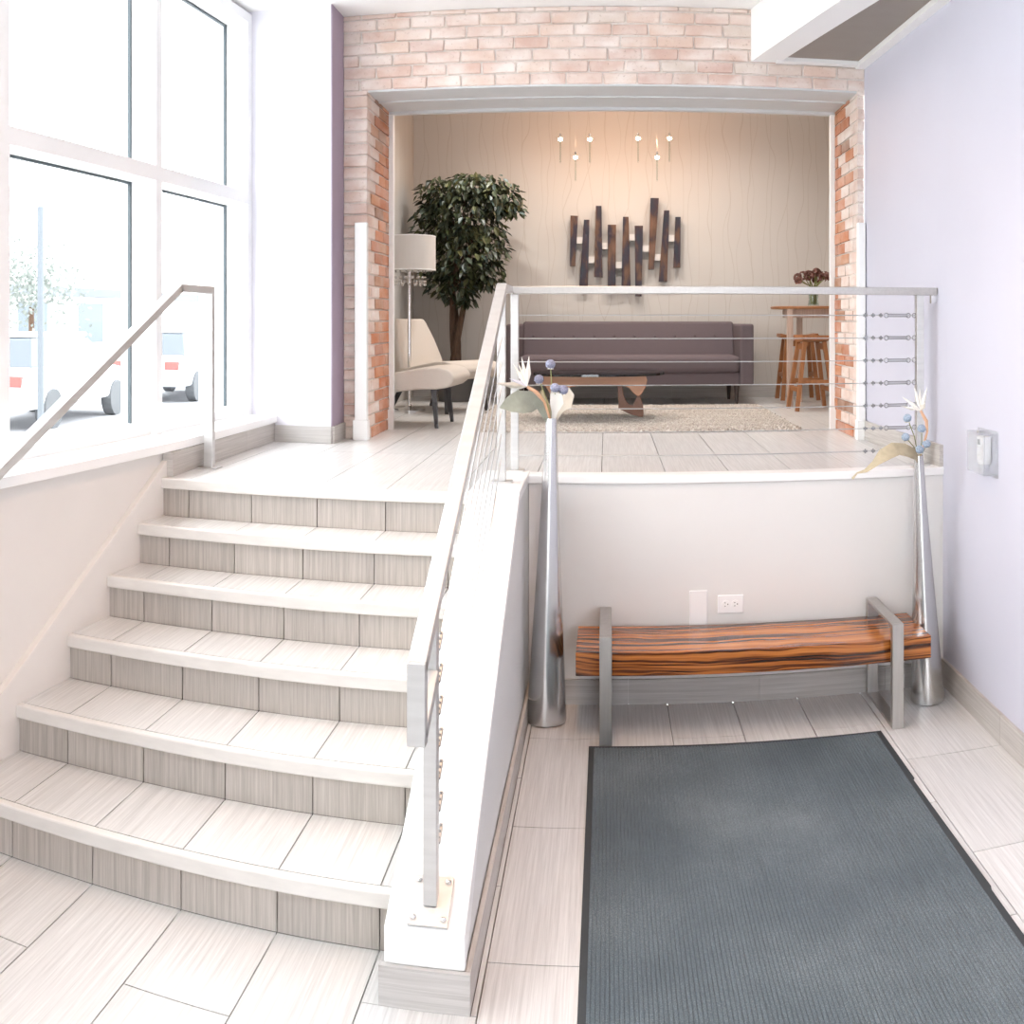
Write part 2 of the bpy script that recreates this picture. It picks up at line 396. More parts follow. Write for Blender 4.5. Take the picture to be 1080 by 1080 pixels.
# ---- lower floor: long tiles in running bond
fl = sobj(MB().box(-2.5, XR, -1.5, 2.72, -.12, -.010).box(HWL, XR, 2.72, YH, -.12, -.010).build('floor', 'grout'), 'pale streaked tile floor at the foot of the stairs', 'floor')
cols = [-.33 + .305 * k for k in range(-7, 7)]
for k in range(len(cols) - 1):
    x0, x1 = cols[k], min(cols[k + 1], XR)
    if k == len(cols) - 2: x1 = XR
    odd = (k - 7) % 2
    ys = [3.885 + .75 * j for j in range(-5, 3)] if odd else [4.26 + .75 * j for j in range(-5, 3)]
    lim = YH if x1 > HWR + .03 else 2.76
    for a, b in zip(ys[:-1], ys[1:]):
        b2 = min(b, lim)
        if lim - b2 < .06: b2 = lim
        if b2 - a < .06 or a >= lim: continue
        pieces = [(x0, a, b2)]
        if x0 < HWR < x1:            # the narrow strip beside the half wall
            pieces = []
            if a < 2.54: pieces.append((x0, a, min(b2, 2.54)))
            if b2 > 2.54: pieces.append((HWR + .014, max(a, 2.54), b2))
            if a < 2.54 < b2: slab('tile', fl, x0 + G / 2, HWL - .012, 2.54, 2.76, -.010, 0, 'tile_y')
        for xa, ya, yb in pieces:
            slab('tile', fl, xa + G / 2, x1 - G / 2, ya + G / 2, yb - G / 2, -.010, 0, 'tile_y')
# ---- staircase
def xw(y): return -2.03 + .075 * (min(y, 4.36) - 3.6)      # face of the wall beside the stairs
st = struct('staircase', (-1.3, 2.74, 0), 'six pale tiled steps with white stone nosings rising to the landing', 'stairs')
NY = [2.741, 3.10, 3.43, 3.72, 3.97, 4.18]; NZ = [.175 * (i + 1) for i in range(6)]
TX = [-1.855, -1.55, -1.245, -.94, -.635, HWL]
for i in range(6):
    y0, z1 = NY[i], NZ[i]; z0 = NZ[i - 1] if i else 0
    y1 = NY[i + 1] if i < 5 else 4.36
    xl = xw(y0); xl2 = xw(y1)
    step = MB().box(xl - .02, HWL, y0 + .035, y1 + .04, (z0 - .05 if i else -.1), z1 - .012).build('step', 'grout', st)
    MB().box(xl - .002, HWL, y0, y0 + .034, z1 - .048, z1 + .001).build('nosing', 'nosing', step, bevel=.006)
    for a, b in zip([xl - .002] + TX[:-1], TX):
        slab('riser_tile', step, a + G / 2, b - G / 2, y0 + .020, y0 + .036, z0 + .001, z1 - .048, 'tile_z')
        slab('tread_tile', step, a + G / 2, b - G / 2, y0 + .036, y1 + (.019 if i < 5 else -.001), z1 - .012, z1, 'tile_y')
# ---- landing and lounge floor
lf = sobj(MB().box(XL + .04, HWL, 4.36, YH + .1, .9, HL - .010).box(-2.3, 2.7, YH + .1, YW, .9, HL - .010).build('floor_landing', 'grout'), 'pale grey tile floor of the upper landing and lounge', 'floor')
lc = [-.025 + .305 * k for k in range(-8, 10)]
rows = [4.36, 5.36, 6.42, 7.45, 8.45, YW]
for x0, x1 in zip(lc[:-1], lc[1:]):
    for a, b in zip(rows[:-1], rows[1:]):
        xa, xb = max(x0, xw(4.36)), x1
        if a < YB: xb = min(xb, XR - .03); 
        if xb - xa < .02: continue
        a2 = a
        if a < YH and xa > HWL - .2: a2 = YH + .10
        slab('tile', lf, xa + G / 2, xb - G / 2, a2 + G / 2, b - G / 2, HL - .010, HL, 'tile_y')
slab('tile', lf, -.635 + G / 2, HWL, 4.36, YH + .10, HL - .010, HL, 'tile_y')
# ---- half wall beside the stairs and behind the bench
hw = struct('wall_half', (HWR, YH, 0), 'low white wall sloping beside the stairs and running behind the bench', 'wall')
def sl(y): return .20 + (HL + .012 - .20) / (4.17 - 2.55) * (y - 2.55)
MB().prism([(2.575, 0), (YH + .1, 0), (YH + .1, HL - .01), (4.17, HL - .02), (2.575, sl(2.575) - .03)], 'x', HWL + .012, HWR - .004).build('stair_side', 'half_wall_paint', hw)
MB().prism([(2.55, .105), (2.575, .105), (2.9, .36), (4.18, HL - .03), (YH + .1, HL - .03), (YH + .1, HL + .012), (4.17, HL + .012), (2.55, .20)], 'x', HWL, HWR).build('sloping_cap', 'white_gloss', hw, bevel=.004)
MB().box(HWR, XR, YH, YH + .1, 0, HL - .02).build('bench_wall', 'half_wall_paint', hw)
MB().box(HWR - .01, XR, YH - .012, YH + .1, HL - .03, HL + .008).build('front_cap', 'white_gloss', hw, bevel=.004)
slab('base_tile', hw, HWL - .012, HWR + .014, 2.538, 2.552, 0, .105, 'tile_hx')
for a, b in ((2.552, 3.0), (3.0, 3.75), (3.75, 4.5), (4.5, YH)):
    slab('base_tile', hw, HWR, HWR + .014, a + .001, b - .001, 0, .105, 'tile_hy')
for a, b in ((HWR + .014, .1), (.1, .71), (.71, 1.32), (1.32, XR)):
    slab('base_tile', hw, a + .001, b - .001, YH - .014, YH, 0, .115, 'tile_hx')
# ---- right wall with base tiles on both levels
wr = sobj(MB().prism([(XR, -1.5), (XR + .3, -1.5), (XR + .3, YB), (XRB, YB), (XR, 4.6)], 'z', -.1, ZC).build('wall_right', 'lavender_paint'), 'tall lavender painted wall on the right', 'wall')
bb = struct('baseboard_right', (XR, 4, 0), 'pale tile skirting along the lavender wall beside the mat', 'baseboard')
for k in range(5):
    slab('base_tile', bb, XR - .016, XR, YH - .014 - .75 * (k + 1) + .001, YH - .014 - .75 * k - .001, 0, .125, 'tile_hy')
bb2 = struct('baseboard_landing', (XR, 5.3, HL), 'pale tile skirting along the lavender wall up on the landing', 'baseboard')
for a, b in ((YH - .005, 5.25), (5.25, YB)):
    MB().prism([(xr(a) - .018, a + .001), (xr(a), a + .001), (xr(b), b - .001), (xr(b) - .018, b - .001)], 'z', HL + .001, HL + .115).build('base_tile', 'tile_hy', bb2)
# ---- wall under the windows, sill, curb and skirting of the stairs
XWIN = -2.10                  # inner faces of the window mullions
XG = -2.25                    # glass
WANG = -.05                   # the glazing runs a little off square
wl = struct('wall_left', (XL, 4, 0), 'white wall below the windows beside the stairs', 'wall')
MB().prism([(-2.75, -1.5), (xw(-1.5) - .026, -1.5), (xw(4.36) - .026, 4.36), (xw(4.36) - .026, YB), (-2.75, YB)], 'z', -.12, 1.165).build('wall_face', 'white_paint', wl)
MB().prism([(-2.75, -1.5), (xw(-1.5) + .004, -1.5), (xw(4.36) + .02, 4.36), (xw(4.36) + .035, 5.70), (-2.75, 5.70)], 'z', 1.165, 1.208).build('sill', 'white_gloss', wl, bevel=.004)
m = MB(); ol = [(2.30, -.05), (2.30, .0), (4.24, HL + .075), (4.24, HL - .25), (3.1, -.05)]
m.add([(xw(y) - .03, y, z) for y, z in ol] + [(xw(y) + .002, y, z) for y, z in ol], [(0, 1, 2, 3, 4), (9, 8, 7, 6, 5)] + [(i, (i + 1) % 5, 5 + (i + 1) % 5, 5 + i) for i in range(5)])
sk = sobj(m.build('trim_1', 'white_paint', bevel=.003), 'white sloping skirting board following the stairs under the windows', 'skirting')
cb = struct('trim_2', (XL, 5, HL), 'streaked tile curb under the window sill on the landing', 'curb')
XK = xw(4.36)
MB().box(XK - .03, XK + .006, 4.25, 5.70, HL, 1.165).build('curb_core', 'white_paint', cb)
for a, b in ((4.24, 4.75), (4.75, 5.22), (5.22, 5.70)):
    slab('curb_tile', cb, XK + .006, XK + .020, a + .001, b - .001, HL + .001, 1.163, 'tile_hy')
slab('curb_tile', cb, XK - .03, XK + .019, 4.235, 4.249, HL + .001, 1.163, 'tile_hx')
# ---- pillar between windows and brick
pl = struct('wall_pillar', (-1.9, 5.7, HL), 'wide white pillar between the windows and the brick wall', 'pillar')
MB().box(-2.45, -1.605, 5.70, YBB, HL - .1, ZC).build('pillar_body', 'pillar_paint', pl)
MB().box(-1.605, -1.598, 5.702, YB + .02, HL, ZC).build('mauve_side', 'mauve_paint', pl)
slab('base_tile', pl, XK + .022, -1.60, 5.686, 5.70, HL + .001, HL + .1, 'tile_hx')
slab('base_tile', pl, -1.598, -1.584, 5.70, YB, HL + .001, HL + .1, 'tile_hy')
# ---- windows: frame members, gaskets, panes
YM = [5.70, 4.553, 3.285, 2.0, .7, -.6, -1.4]
TZ0, TZ1, WZ0, WZ1 = 2.47, 2.545, 1.208, 3.62
mu = struct('window_1', (XWIN, 5.70, 1.2), 'white framed storefront window wall beside the stairs', 'window')
for i, y in enumerate(YM):
    MB().box(XG - .05, XWIN, y - .065, y, WZ0, WZ1).build('mullion', 'frame_white', mu)
for i in range(len(YM) - 1):
    b, a = YM[i] - .065, YM[i + 1]
    MB().box(XG - .05, XWIN, a, b, TZ0, TZ1).build('transom', 'frame_white', mu)
    MB().box(XG - .05, XWIN - .03, a, b, WZ0, WZ0 + .05).build('bottom_rail', 'frame_white', mu)
    MB().box(XG - .05, XWIN, a, b, WZ1 - .06, WZ1).build('top_rail', 'frame_white', mu)
    for z0, z1 in ((WZ0 + .05, TZ0), (TZ1, WZ1 - .06)):
        g = MB()
        g.box(XG - .006, XG + .010, a, a + .012, z0, z1).box(XG - .006, XG + .010, b - .012, b, z0, z1)
        g.box(XG - .006, XG + .010, a, b, z1 - .012, z1)
        p = MB().box(XG - .003, XG + .003, a, b, z0, z1).build('pane', 'window_glass', mu)
        g.build('gasket', 'gasket', p)
mu.rotation_euler = (0, 0, WANG)
# ---- ceiling, bulkhead with dark panel
sobj(MB().box(-2.45, XR + .15, -1.5, YB + .3, ZC, ZC + .1).build('ceiling', 'ceiling_white'), 'flat white ceiling above the stair hall', 'ceiling')
bk = struct('trim_3', (1.2, 5.2, 3.32), 'white boxed ceiling bulkhead with a taupe underside at upper right', 'bulkhead')
ZB = 3.325
def bx(y): return .86 + .214 * (YB - y)
MB().prism([(bx(YB), YB), (bx(3.0), 3.0), (bx(3.0) + .17, 3.0), (bx(YB) + .17, YB)], 'z', ZB, ZC).build('bulkhead_box', 'ceiling_white', bk)
MB().prism([(bx(YB) + .17, YB), (bx(3.0) + .17, 3.0), (XR, 3.0), (XR, 4.6), (XRB, YB)], 'z', ZB + .02, ZB + .06).build('dark_panel', 'taupe_panel', bk)
MB().prism([(XR - .055, 3.0), (XR, 3.0), (XR, 4.6), (XRB, YB), (XRB - .055, YB), (XR - .055, 4.6)], 'z', ZB - .012, ZB + .02).build('edge_strip', 'ceiling_white', bk)
MB().box(bx(YB) + .15, XRB, YB - .06, YB, ZB - .005, ZB + .02).build('edge_strip', 'ceiling_white', bk)

# ------------------------------------------------------------------ brick wall
import bmesh
def brick_mesh(k, L, H, D):
    rr = random.Random(k)
    bm = bmesh.new(); bmesh.ops.create_cube(bm, size=1)
    for v in bm.verts:
        v.co.x = v.co.x * L + rr.uniform(-.004, .004); v.co.y = v.co.y * D + rr.uniform(-.003, .003); v.co.z = v.co.z * H + rr.uniform(-.003, .003)
    bmesh.ops.bevel(bm, geom=bm.edges[:], offset=.0045, segments=1, affect='EDGES')
    me = bpy.data.meshes.new('brick'); bm.to_mesh(me); bm.free(); return me
BL, BH, BD, MO = .205, .0625, .10, .010
BMESH = {m: [] for m in ('brick_pale', 'brick_orange', 'brick_worn')}
for m in BMESH:
    for k in range(6):
        me = brick_mesh(k, BL, BH, BD); me.materials.append(M[m]); BMESH[m].append(me)
def brick(parent, c, L, mat, rot=0, depth=BD, h=BH):
    o = bpy.data.objects.new('brick', R_.choice(BMESH[mat])); col.objects.link(o); o.parent = parent
    g = ORG[parent]; o.location = (c[0] - g[0], c[1] - g[1], c[2] - g[2]); o.rotation_euler = (0, 0, rot)
    o.scale = (L / BL, depth / BD, h / BH); return o
PH = BH + MO
lin = struct('wall_brick_header', (0, YB, ZS), 'exposed pale red brick wall above the lounge opening', 'brick wall')
MB().box(-1.6, XR, YB + .012, YBB, ZS, ZC).build('mortar_bed', 'mortar', lin)
nr = int((ZC - ZS) / PH) + 1
for r in range(nr):
    z0 = ZS + r * PH; h = min(BH, ZC - z0 - .002)
    if h < .012: continue
    x = -1.598 - (0 if r % 2 else BL / 2)
    while x < XRB:
        a, b = max(x, -1.598), min(x + BL + R_.uniform(-.01, .008), XRB - .002)
        if b - a > .03: brick(lin, ((a + b) / 2, YB + BD / 2 + R_.uniform(-.003, .004), z0 + h / 2), b - a, 'brick_pale', h=h)
        x = b + MO
def pier(name, label, xa, xb, side, mats):
    s = struct(name, ((xa + xb) / 2, YB, HL), label, 'brick wall')
    ins = .010
    MB().box(xa + (ins if side < 0 else 0), xb - (ins if side > 0 else 0), YB + .012, YBB - .01, HL, ZS).build('mortar_bed', 'mortar', s)
    n = int((ZS - HL) / PH) + 1
    for r in range(n):
        z0 = HL + r * PH; h = min(BH, ZS - z0 - .002)
        if h < .015: continue
        zc = z0 + h / 2
        front = mats[0]
        dep = .21 if r % 2 else .10
        w_ = xb - xa
        if w_ > .25: pass
        brick(s, ((xa + xb) / 2 + R_.uniform(-.002, .002), YB + dep / 2 + R_.uniform(-.003, .003), zc), w_ - .004, front, depth=dep, h=h)
        y = YB + dep + MO
        while y < YBB - .03:
            y2 = min(y + BL + R_.uniform(-.01, .008), YBB - .002)
            if y2 - y > .03:
                t = max(.03, min(.06, w_ - .012))
                xc = xb - t / 2 if side > 0 else xa + t / 2
                far = (y - YB) > (.16 if side > 0 else .33)
                brick(s, (xc + R_.uniform(-.003, .003), (y + y2) / 2, zc), y2 - y, mats[1] if far or R_.random() < .4 else mats[2], rot=math.pi / 2, depth=t, h=h)
            y = y2 + MO
    return s
pier('wall_brick_left', 'narrow brick pier and orange brick jamb left of the lounge opening', -1.598, XJL, 1, ('brick_pale', 'brick_orange', 'brick_worn'))
pier('wall_brick_right', 'thin worn brick pier and jamb right of the lounge opening', XJR, XRB, -1, ('brick_worn', 'brick_orange', 'brick_worn'))
# steel lintel seen as the grey soffit of the opening
so = struct('trim_4', (0, 6.2, ZS), 'grey painted lintel underside over the lounge opening', 'lintel')
MB().box(XJL, XJR, YB + .012, YBB, ZS - .012, ZS).build('soffit_board', 'grey_soffit', so)
MB().box(XJL, XJR, 6.24, 6.265, ZS - .020, ZS - .012).build('soffit_seam', 'grey_soffit', so)
MB().box(XJL, XJR, YBB - .03, YBB + .02, ZS - .03, ZS + .05).build('back_strip', 'grey_soffit', so)
# white corner boards on both piers
for nme, lab, x0, x1, xt0, xt1 in (('trim_5', 'white half height corner board on the left brick pier', -1.515, XJL + .006, XJL, XJL + .03), ('trim_6', 'white half height corner board on the right brick pier', XJR - .006, XRB - .004, XJR - .03, XJR)):
    s = struct(nme, ((x0 + x1) / 2, YB, HL), lab, 'trim')
    MB().box(x0, x1, YB - .05, YB - .005, HL, 2.37).build('corner_board', 'white_gloss', s, bevel=.004)
    MB().box(x0 - .008, x1 + .008 if x1 < 1 else x1, YB - .062, YB - .004, HL, HL + .12).build('plinth', 'white_gloss', s, bevel=.003)
    MB().box(xt0, xt1, YBB - .035, YBB + .012, HL, ZS - .03).build('edge_board', 'white_gloss', s)
    MB().box(xt0 - .008, xt1 + .008, YBB - .06, YBB - .034, HL, HL + .13).build('plinth', 'white_gloss', s)

# ------------------------------------------------------------------ lounge shell
XLL = -1.83
sobj(MB().box(XLL - .1, 2.7, YW, YW + .12, HL - .1, 4.0).build('wall_back', 'wallpaper'), 'beige wallpapered far wall with fine wavy vertical lines', 'wall')
sobj(MB().box(XLL - .12, XLL, YBB, YW + .1, HL - .1, 4.0).build('wall_lounge_left', 'wallpaper'), 'beige side wall of the lounge behind the floor lamp', 'wall')
sobj(MB().box(2.6, 2.72, YBB, YW + .1, HL - .1, 4.0).build('wall_lounge_right', 'wallpaper'), 'beige lounge wall hidden behind the right brick jamb', 'wall')
sobj(MB().box(XLL - .12, 2.72, YBB - .02, YW + .12, 3.95, 4.05).build('ceiling_lounge', 'ceiling_white'), 'white ceiling of the lounge above the pendant lights', 'ceiling')
sobj(MB().box(XR, 2.7, YBB - .1, YBB, HL - .1, 4.0).box(XLL - .12, -1.6, YBB - .1, YBB, HL - .1, 4.0).box(-1.6, XR, YBB - .1, YBB, ZC, 4.0).build('wall_lounge_front', 'white_paint'), 'white lounge side of the brick wall', 'wall')
bbk = struct('baseboard_back', (0, YW, HL), 'grey tile skirting along the wallpapered wall behind the sofa', 'baseboard')
x = XLL
while x < 2.6:
    slab('base_tile', bbk, x + .001, min(x + .61, 2.6) - .001, YW - .014, YW, HL + .001, HL + .115, 'tile_hx'); x += .61
# ---- unseen wall with the entrance opening, added to cut light from behind
sobj(MB().box(-2.75, .2, -1.65, -1.5, -.1, ZC).box(1.25, XR + .3, -1.65, -1.5, -.1, ZC).box(.2, 1.25, -1.65, -1.5, 2.15, ZC).build('wall_front', 'white_paint'), 'unseen white wall with the entrance opening, added behind the viewpoint to cut the light', 'wall')
for k, (x, y) in enumerate(((-.15, 3.6), (-.1, 2.6), (-1.6, 2.7), (.9, 1.4))):
    ld = bpy.data.lights.new('downlight', 'SPOT'); ld.energy = (58, 58, 20, 22)[k]; ld.color = (1, .58, .32); ld.spot_size = 2.4; ld.spot_blend = .9; ld.shadow_soft_size = .07
    t = empty('unseen_downlight', (x, y, ZC)); tag(t, 'small round white downlight in the stair hall ceiling', 'downlight', 'stair hall downlights')
    MB().lathe([(.075, -.004), (.075, .0), (.05, .0)], (x, y, ZC - .005), 20).build('ring', 'white_gloss', t)
    lo = bpy.data.objects.new('lamp', ld); col.objects.link(lo); lo.parent = t; lo.location = (0, 0, -.03)
# ---- downlights added out of view to brighten the lounge
dl = None
for k, (x, y) in enumerate(((-.9, 8.3), (.1, 8.3), (1.1, 8.3), (-.6, 7.2), (.8, 7.2))):
    ld = bpy.data.lights.new('downlight', 'SPOT'); ld.energy = 62 if y > 8 else 50; ld.color = (1, .975, .94); ld.spot_size = 2.5; ld.spot_blend = .9; ld.shadow_soft_size = .06
    t = empty('unseen_downlight', (x, y, 3.95)); tag(t, 'small round white downlight added out of view to brighten the lounge', 'downlight', 'added lounge downlights')
    MB().lathe([(.075, -.004), (.075, .0), (.05, .0)], (x, y, 3.945), 20).build('ring', 'white_gloss', t)
    lo = bpy.data.objects.new('lamp', ld); col.objects.link(lo); lo.parent = t; lo.location = (0, 0, -.03)
# ------------------------------------------------------------------ entrance mat
mt = empty('entrance_mat', (.55, 3, 0)); tag(mt, 'large dark grey ribbed carpet entrance mat in front of the bench', 'mat')
MX0, MX1, MY0, MY1 = -.075, 1.168, 1.3, 4.178
m = MB(); nrib = 96; xs = []
rx0, rx1 = MX0 + .022, MX1 - .022; pit = (rx1 - rx0) / nrib
vs_, fs = [], []
ysr = [MY0 + .022 + (MY1 - .022 - MY0 - .022) * j / 40 for j in range(41)]
for j, y in enumerate(ysr):
    for i in range(nrib):
        for (dx, dz) in ((0, .0055), (.22, .0085), (.68, .0085), (.9, .0055)):
            vs_.append((rx0 + (i + dx) * pit, y, dz))
W4 = nrib * 4
for j in range(40):
    for i in range(W4 - 1): fs.append((j * W4 + i, j * W4 + i + 1, (j + 1) * W4 + i + 1, (j + 1) * W4 + i))
me = bpy.data.meshes.new('ribbed_carpet'); g = ORG[mt]
me.from_pydata([(a - g[0], b - g[1], c - g[2]) for a, b, c in vs_], [], fs); me.materials.append(M['mat_carpet'])
o = bpy.data.objects.new('ribbed_carpet', me); o.parent = mt; col.objects.link(o); ORG[o] = g
MB().prism([(MX0, MY0), (MX1, MY0), (MX1, 2.9), (MX1 + .006, 2.92), (MX1 - .004, 3.7), (MX1 + .004, 3.71), (MX1, MY1), (MX0, MY1)], 'z', .0005, .005).build('rubber_border', 'rubber', mt)
# ------------------------------------------------------------------ bench
bn = empty('bench', (.63, 4.43, 0)); tag(bn, 'long striped tropical wood bench with steel loop legs', 'bench')
MB().box(-.132, 1.42, 4.245, 4.615, .271, .372).build('seat_slab', 'zebra_wood', bn, bevel=.004)
for x in (-.005, 1.248):
    l = MB(); w2 = .026; y0, y1, z1 = 4.184, 4.63, .455; t = .014
    l.box(x - w2, x + w2, y0, y0 + .03, 0, z1).box(x - w2, x + w2, y1 - .03, y1, 0, z1).box(x - w2, x + w2, y0 + .03, y1 - .03, z1 - t, z1).box(x - w2, x + w2, y0 + .03, y1 - .03, 0, t)
    l.build('leg', 'bench_steel', bn, bevel=.002)
# ------------------------------------------------------------------ wall plates behind the bench
bp_ = sobj(MB().box(.383, .467, YH - .008, YH, .33, .52).build('blank_plate', 'plate', bevel=.003), 'tall blank white cover plate on the wall behind the bench', 'cover plate'); del bp_['kind']
ot = empty('power_outlet', (.575, YH, .453)); tag(ot, 'white duplex outlet plate on its side above the bench', 'outlet')
MB().box(.515, .636, YH - .007, YH, .411, .495).build('cover_plate', 'plate', ot, bevel=.003)
for cx in (.553, .598):
    r = MB().prism([(cx + .017 * math.cos(a) * 1.05, .453 + .019 * math.sin(a)) for a in [k * math.pi / 8 for k in range(16)]], 'y', YH - .0095, YH - .006).build('receptacle', 'white_gloss', ot)
    MB().box(cx - .006, cx - .001, YH - .0105, YH - .009, .459, .462).box(cx - .006, cx - .001, YH - .0105, YH - .009, .444, .447).box(cx + .007, cx + .011, YH - .0105, YH - .009, .451, .456).build('slot', 'black', r)
# ------------------------------------------------------------------ thermostat in a clear guard
th = empty('thermostat_guard', (XR, 4.1, 1.12)); tag(th, 'clear plastic thermostat guard box on the lavender wall', 'guard box')
gx0, gx1, gy0, gy1, gz0, gz1 = XR - .062, XR - .001, 3.955, 4.16, 1.115, 1.29
g = MB(); t = .004
g.box(gx0, gx0 + t, gy0, gy1, gz0, gz1).box(gx0, gx1, gy0, gy0 + t, gz0, gz1).box(gx0, gx1, gy1 - t, gy1, gz0, gz1).box(gx0, gx1, gy0, gy1, gz0, gz0 + t).box(gx0, gx1, gy0, gy1, gz1 - t, gz1)
g.build('clear_cover', 'clear_plastic', th)
MB().box(XR - .006, XR - .0005, gy0 - .012, gy1 + .012, gz0 - .012, gz1 + .012).build('back_plate', 'clear_plastic', th)
MB().box(XR - .05, XR - .03, 4.045, 4.07, gz1, gz1 + .010).build('lock', 'chrome', th)
tt = empty('thermostat', (XR, 4.09, 1.15)); tag(tt, 'slim white thermostat with small grey display inside the clear guard', 'thermostat')
oc = [(4.01, 1.275), (4.01, 1.175)] + [(4.0475 - .0375 * math.cos(a), 1.175 - .025 * math.sin(a)) for a in [k * math.pi / 8 for k in range(1, 8)]] + [(4.085, 1.175), (4.085, 1.275)]
MB().prism(oc, 'x', XR - .045, XR - .007).build('case', 'plate', tt, bevel=.003)
MB().box(XR - .0465, XR - .044, 4.045, 4.072, 1.238, 1.262).build('display', 'screen', tt)
# ------------------------------------------------------------------ railings
def cablerun(root, p, q, r=.0026): return MB().tube([p, q], r, 6).build('cable', 'cable', root, smooth=True)
def fitting(c, a, b, n=3):
    """turnbuckle made of eyes, a slim body and hooks between a and b, child of cable c"""
    a, b = Vector(a), Vector(b); m = MB(); d = (b - a)
    u = d.normalized().cross(Vector((0, 0, 1))).normalized()
    for t in (.08, .22, .36):
        p = a + d * t; m.tube([p - u * .0 - Vector((0, 0, .011)), p + Vector((0, 0, .011))], .0035, 6); m.tube([p - d.normalized() * .010, p + d.normalized() * .010], .006, 6)
    for s in (-1, 1): m.tube([a + d * .48 + Vector((0, 0, .006 * s)), a + d * .85 + Vector((0, 0, .006 * s))], .0025, 6)
    for t in (.46, .86, .97):
        p = a + d * t; ring = [p + d.normalized() * .011 * math.cos(k * math.pi / 5) + Vector((0, 0, 1)) * .011 * math.sin(k * math.pi / 5) for k in range(11)]
        m.tube(ring, .0025, 5)
    m.build('turnbuckle', 'fitting_steel', c, smooth=True)
# guard rail across the landing edge
YG = 4.745
gr = empty('guard_railing', (.55, YG, HL)); tag(gr, 'steel guard railing with horizontal cables across the landing edge', 'railing')
MB().box(-.455, xr(YG) - .001, YG - .025, YG + .025, 1.900, 1.937).build('top_rail', 'brushed_steel', gr, bevel=.003)
for x, z0 in ((-.435, HL + .012), (1.525, HL + .008)):
    p = MB().box(x - .018, x + .018, YG - .02, YG + .02, z0, 1.90).build('post', 'steel', gr, bevel=.002)
    MB().box(x - .045, x + .045, YG - .04, YG + .04, z0, z0 + .008).build('base_plate', 'steel', p)
MB().box(xr(YG) - .03, xr(YG) - .001, YG - .012, YG + .012, 1.86, 1.90).build('wall_bracket', 'chrome', gr)
for k in range(7):
    z = 1.80 - .1105 * k
    c = cablerun(gr, (-.435, YG, z), (1.507, YG, z))
    fitting(c, (1.225, YG, z), (1.507, YG, z))
# railing down the sloping half wall
XS = -.462
sr = empty('stair_railing', (XS, 3.5, .6)); tag(sr, 'steel stair railing with sloping cables on the white half wall', 'railing')
pt, pb = Vector((XS, 4.42, 1.925)), Vector((XS, 2.42, .925))
s1 = MB().bar(pb, pt, .046, .036, (0, -.45, 1)).build('hand_rail', 'steel', sr, bevel=.003)
MB().box(XS - .023, XS + .023, 2.402, 2.438, .735, .94).bar((XS, 2.42, .752), (XS, 2.60, .845), .046, .034, (0, -.5, 1)).build('rail_return', 'steel', sr, bevel=.003)
MB().box(XS - .02, XS + .02, 4.42, YG - .026, 1.902, 1.937).build('rail_link', 'steel', sr)
for y, zb in ((2.615, sl(2.615) + .004), (4.40, HL + .012)):
    zt = pb.z + (pt.z - pb.z) * (y - 2.42) / 2.0 - .018
    p = MB().box(XS - .018, XS + .018, y - .02, y + .02, zb, zt).build('post', 'steel', sr, bevel=.002)
    if y < 3:
        q = MB().bar((XS, y - .06, sl(y - .06) + .006), (XS, y + .06, sl(y + .06) + .006), .105, .008, (0, -.5, 1)).build('base_plate', 'steel', p)
        for dx in (-.04, .04):
            for dy in (-.045, .045): MB().ell((XS + dx, y + dy, sl(y + dy) + .012), (.009, .009, .006), 8, 5).build('bolt', 'chrome', p, smooth=True)
    else: MB().box(XS - .045, XS + .045, y - .04, y + .04, zb, zb + .008).build('base_plate', 'steel', p)
for k in range(7):
    zt = 1.80 - .105 * k; zb = .815 - .088 * k
    a, b = Vector((XS, 2.635, zb)), Vector((XS, 4.38, zt))
    c = cablerun(sr, a, b); d = (b - a)
    fitting(c, a + d * .085, a + d * .015)
# hand rail on the window side
XH = -1.90
hr = empty('hand_rail', (XH, 4.5, HL)); tag(hr, 'flat steel hand rail bending down to one post by the windows', 'railing')
MB().bar((XH, 1.75, .83), (XH, 4.19, 1.925), .045, .036, (0, -.45, 1)).build('sloping_rail', 'steel', hr, bevel=.003)
MB().box(XH - .0225, XH + .0225, 4.172, 4.57, 1.905, 1.942).build('level_rail', 'steel', hr, bevel=.003)
pp = MB().box(XH - .0225, XH + .0225, 4.535, 4.57, HL, 1.905).build('post', 'steel', hr, bevel=.002)
MB().box(XH - .05, XH + .05, 4.51, 4.60, HL, HL + .008).build('base_plate', 'steel', pp)
pp = MB().box(XH - .0225, XH + .0225, 2.0, 2.035, 0, .93).build('post', 'steel', hr, bevel=.002)
# ------------------------------------------------------------------ tall metal floor vases and their flowers
def vase(cx, cy, H, rb, rt, lean, label):
    n = 28; prof = []
    for i in range(15):
        t = i / 14
        r = rt + (rb - rt) * ((1 - t) ** 1.15) - .006 * math.sin(math.pi * min(1, t * 6)) * 0
        prof.append((r, H * t))
    m = MB().lathe([(rb * .9, 0), (rb * 1.0, .006)] + [(r, z + .012) for r, z in prof] , (0, 0, 0), n)
    # soft vertical crease, as on a folded sheet cone
    v2 = []
    for x, y, z in m.v:
        a = math.atan2(y, x); r = math.hypot(x, y); t = z / H
        k = 1 - .10 * math.exp(-((a + 1.15) / .35) ** 2)
        v2.append((cx + x * k + lean * t, cy + y * k, z))
    m.v = v2
    # hollow mouth
    m.f = m.f[:-1]
    o = m.build('floor_vase', 'vase_metal', smooth=True)
    tag(o, label, 'vase', 'tall metal vases beside the bench')
    return Vector((cx + lean, cy, H))
vtL = vase(-.268, 4.45, 1.33, .089, .025, .022, 'tall tapering polished metal floor vase left of the bench by the stairs')
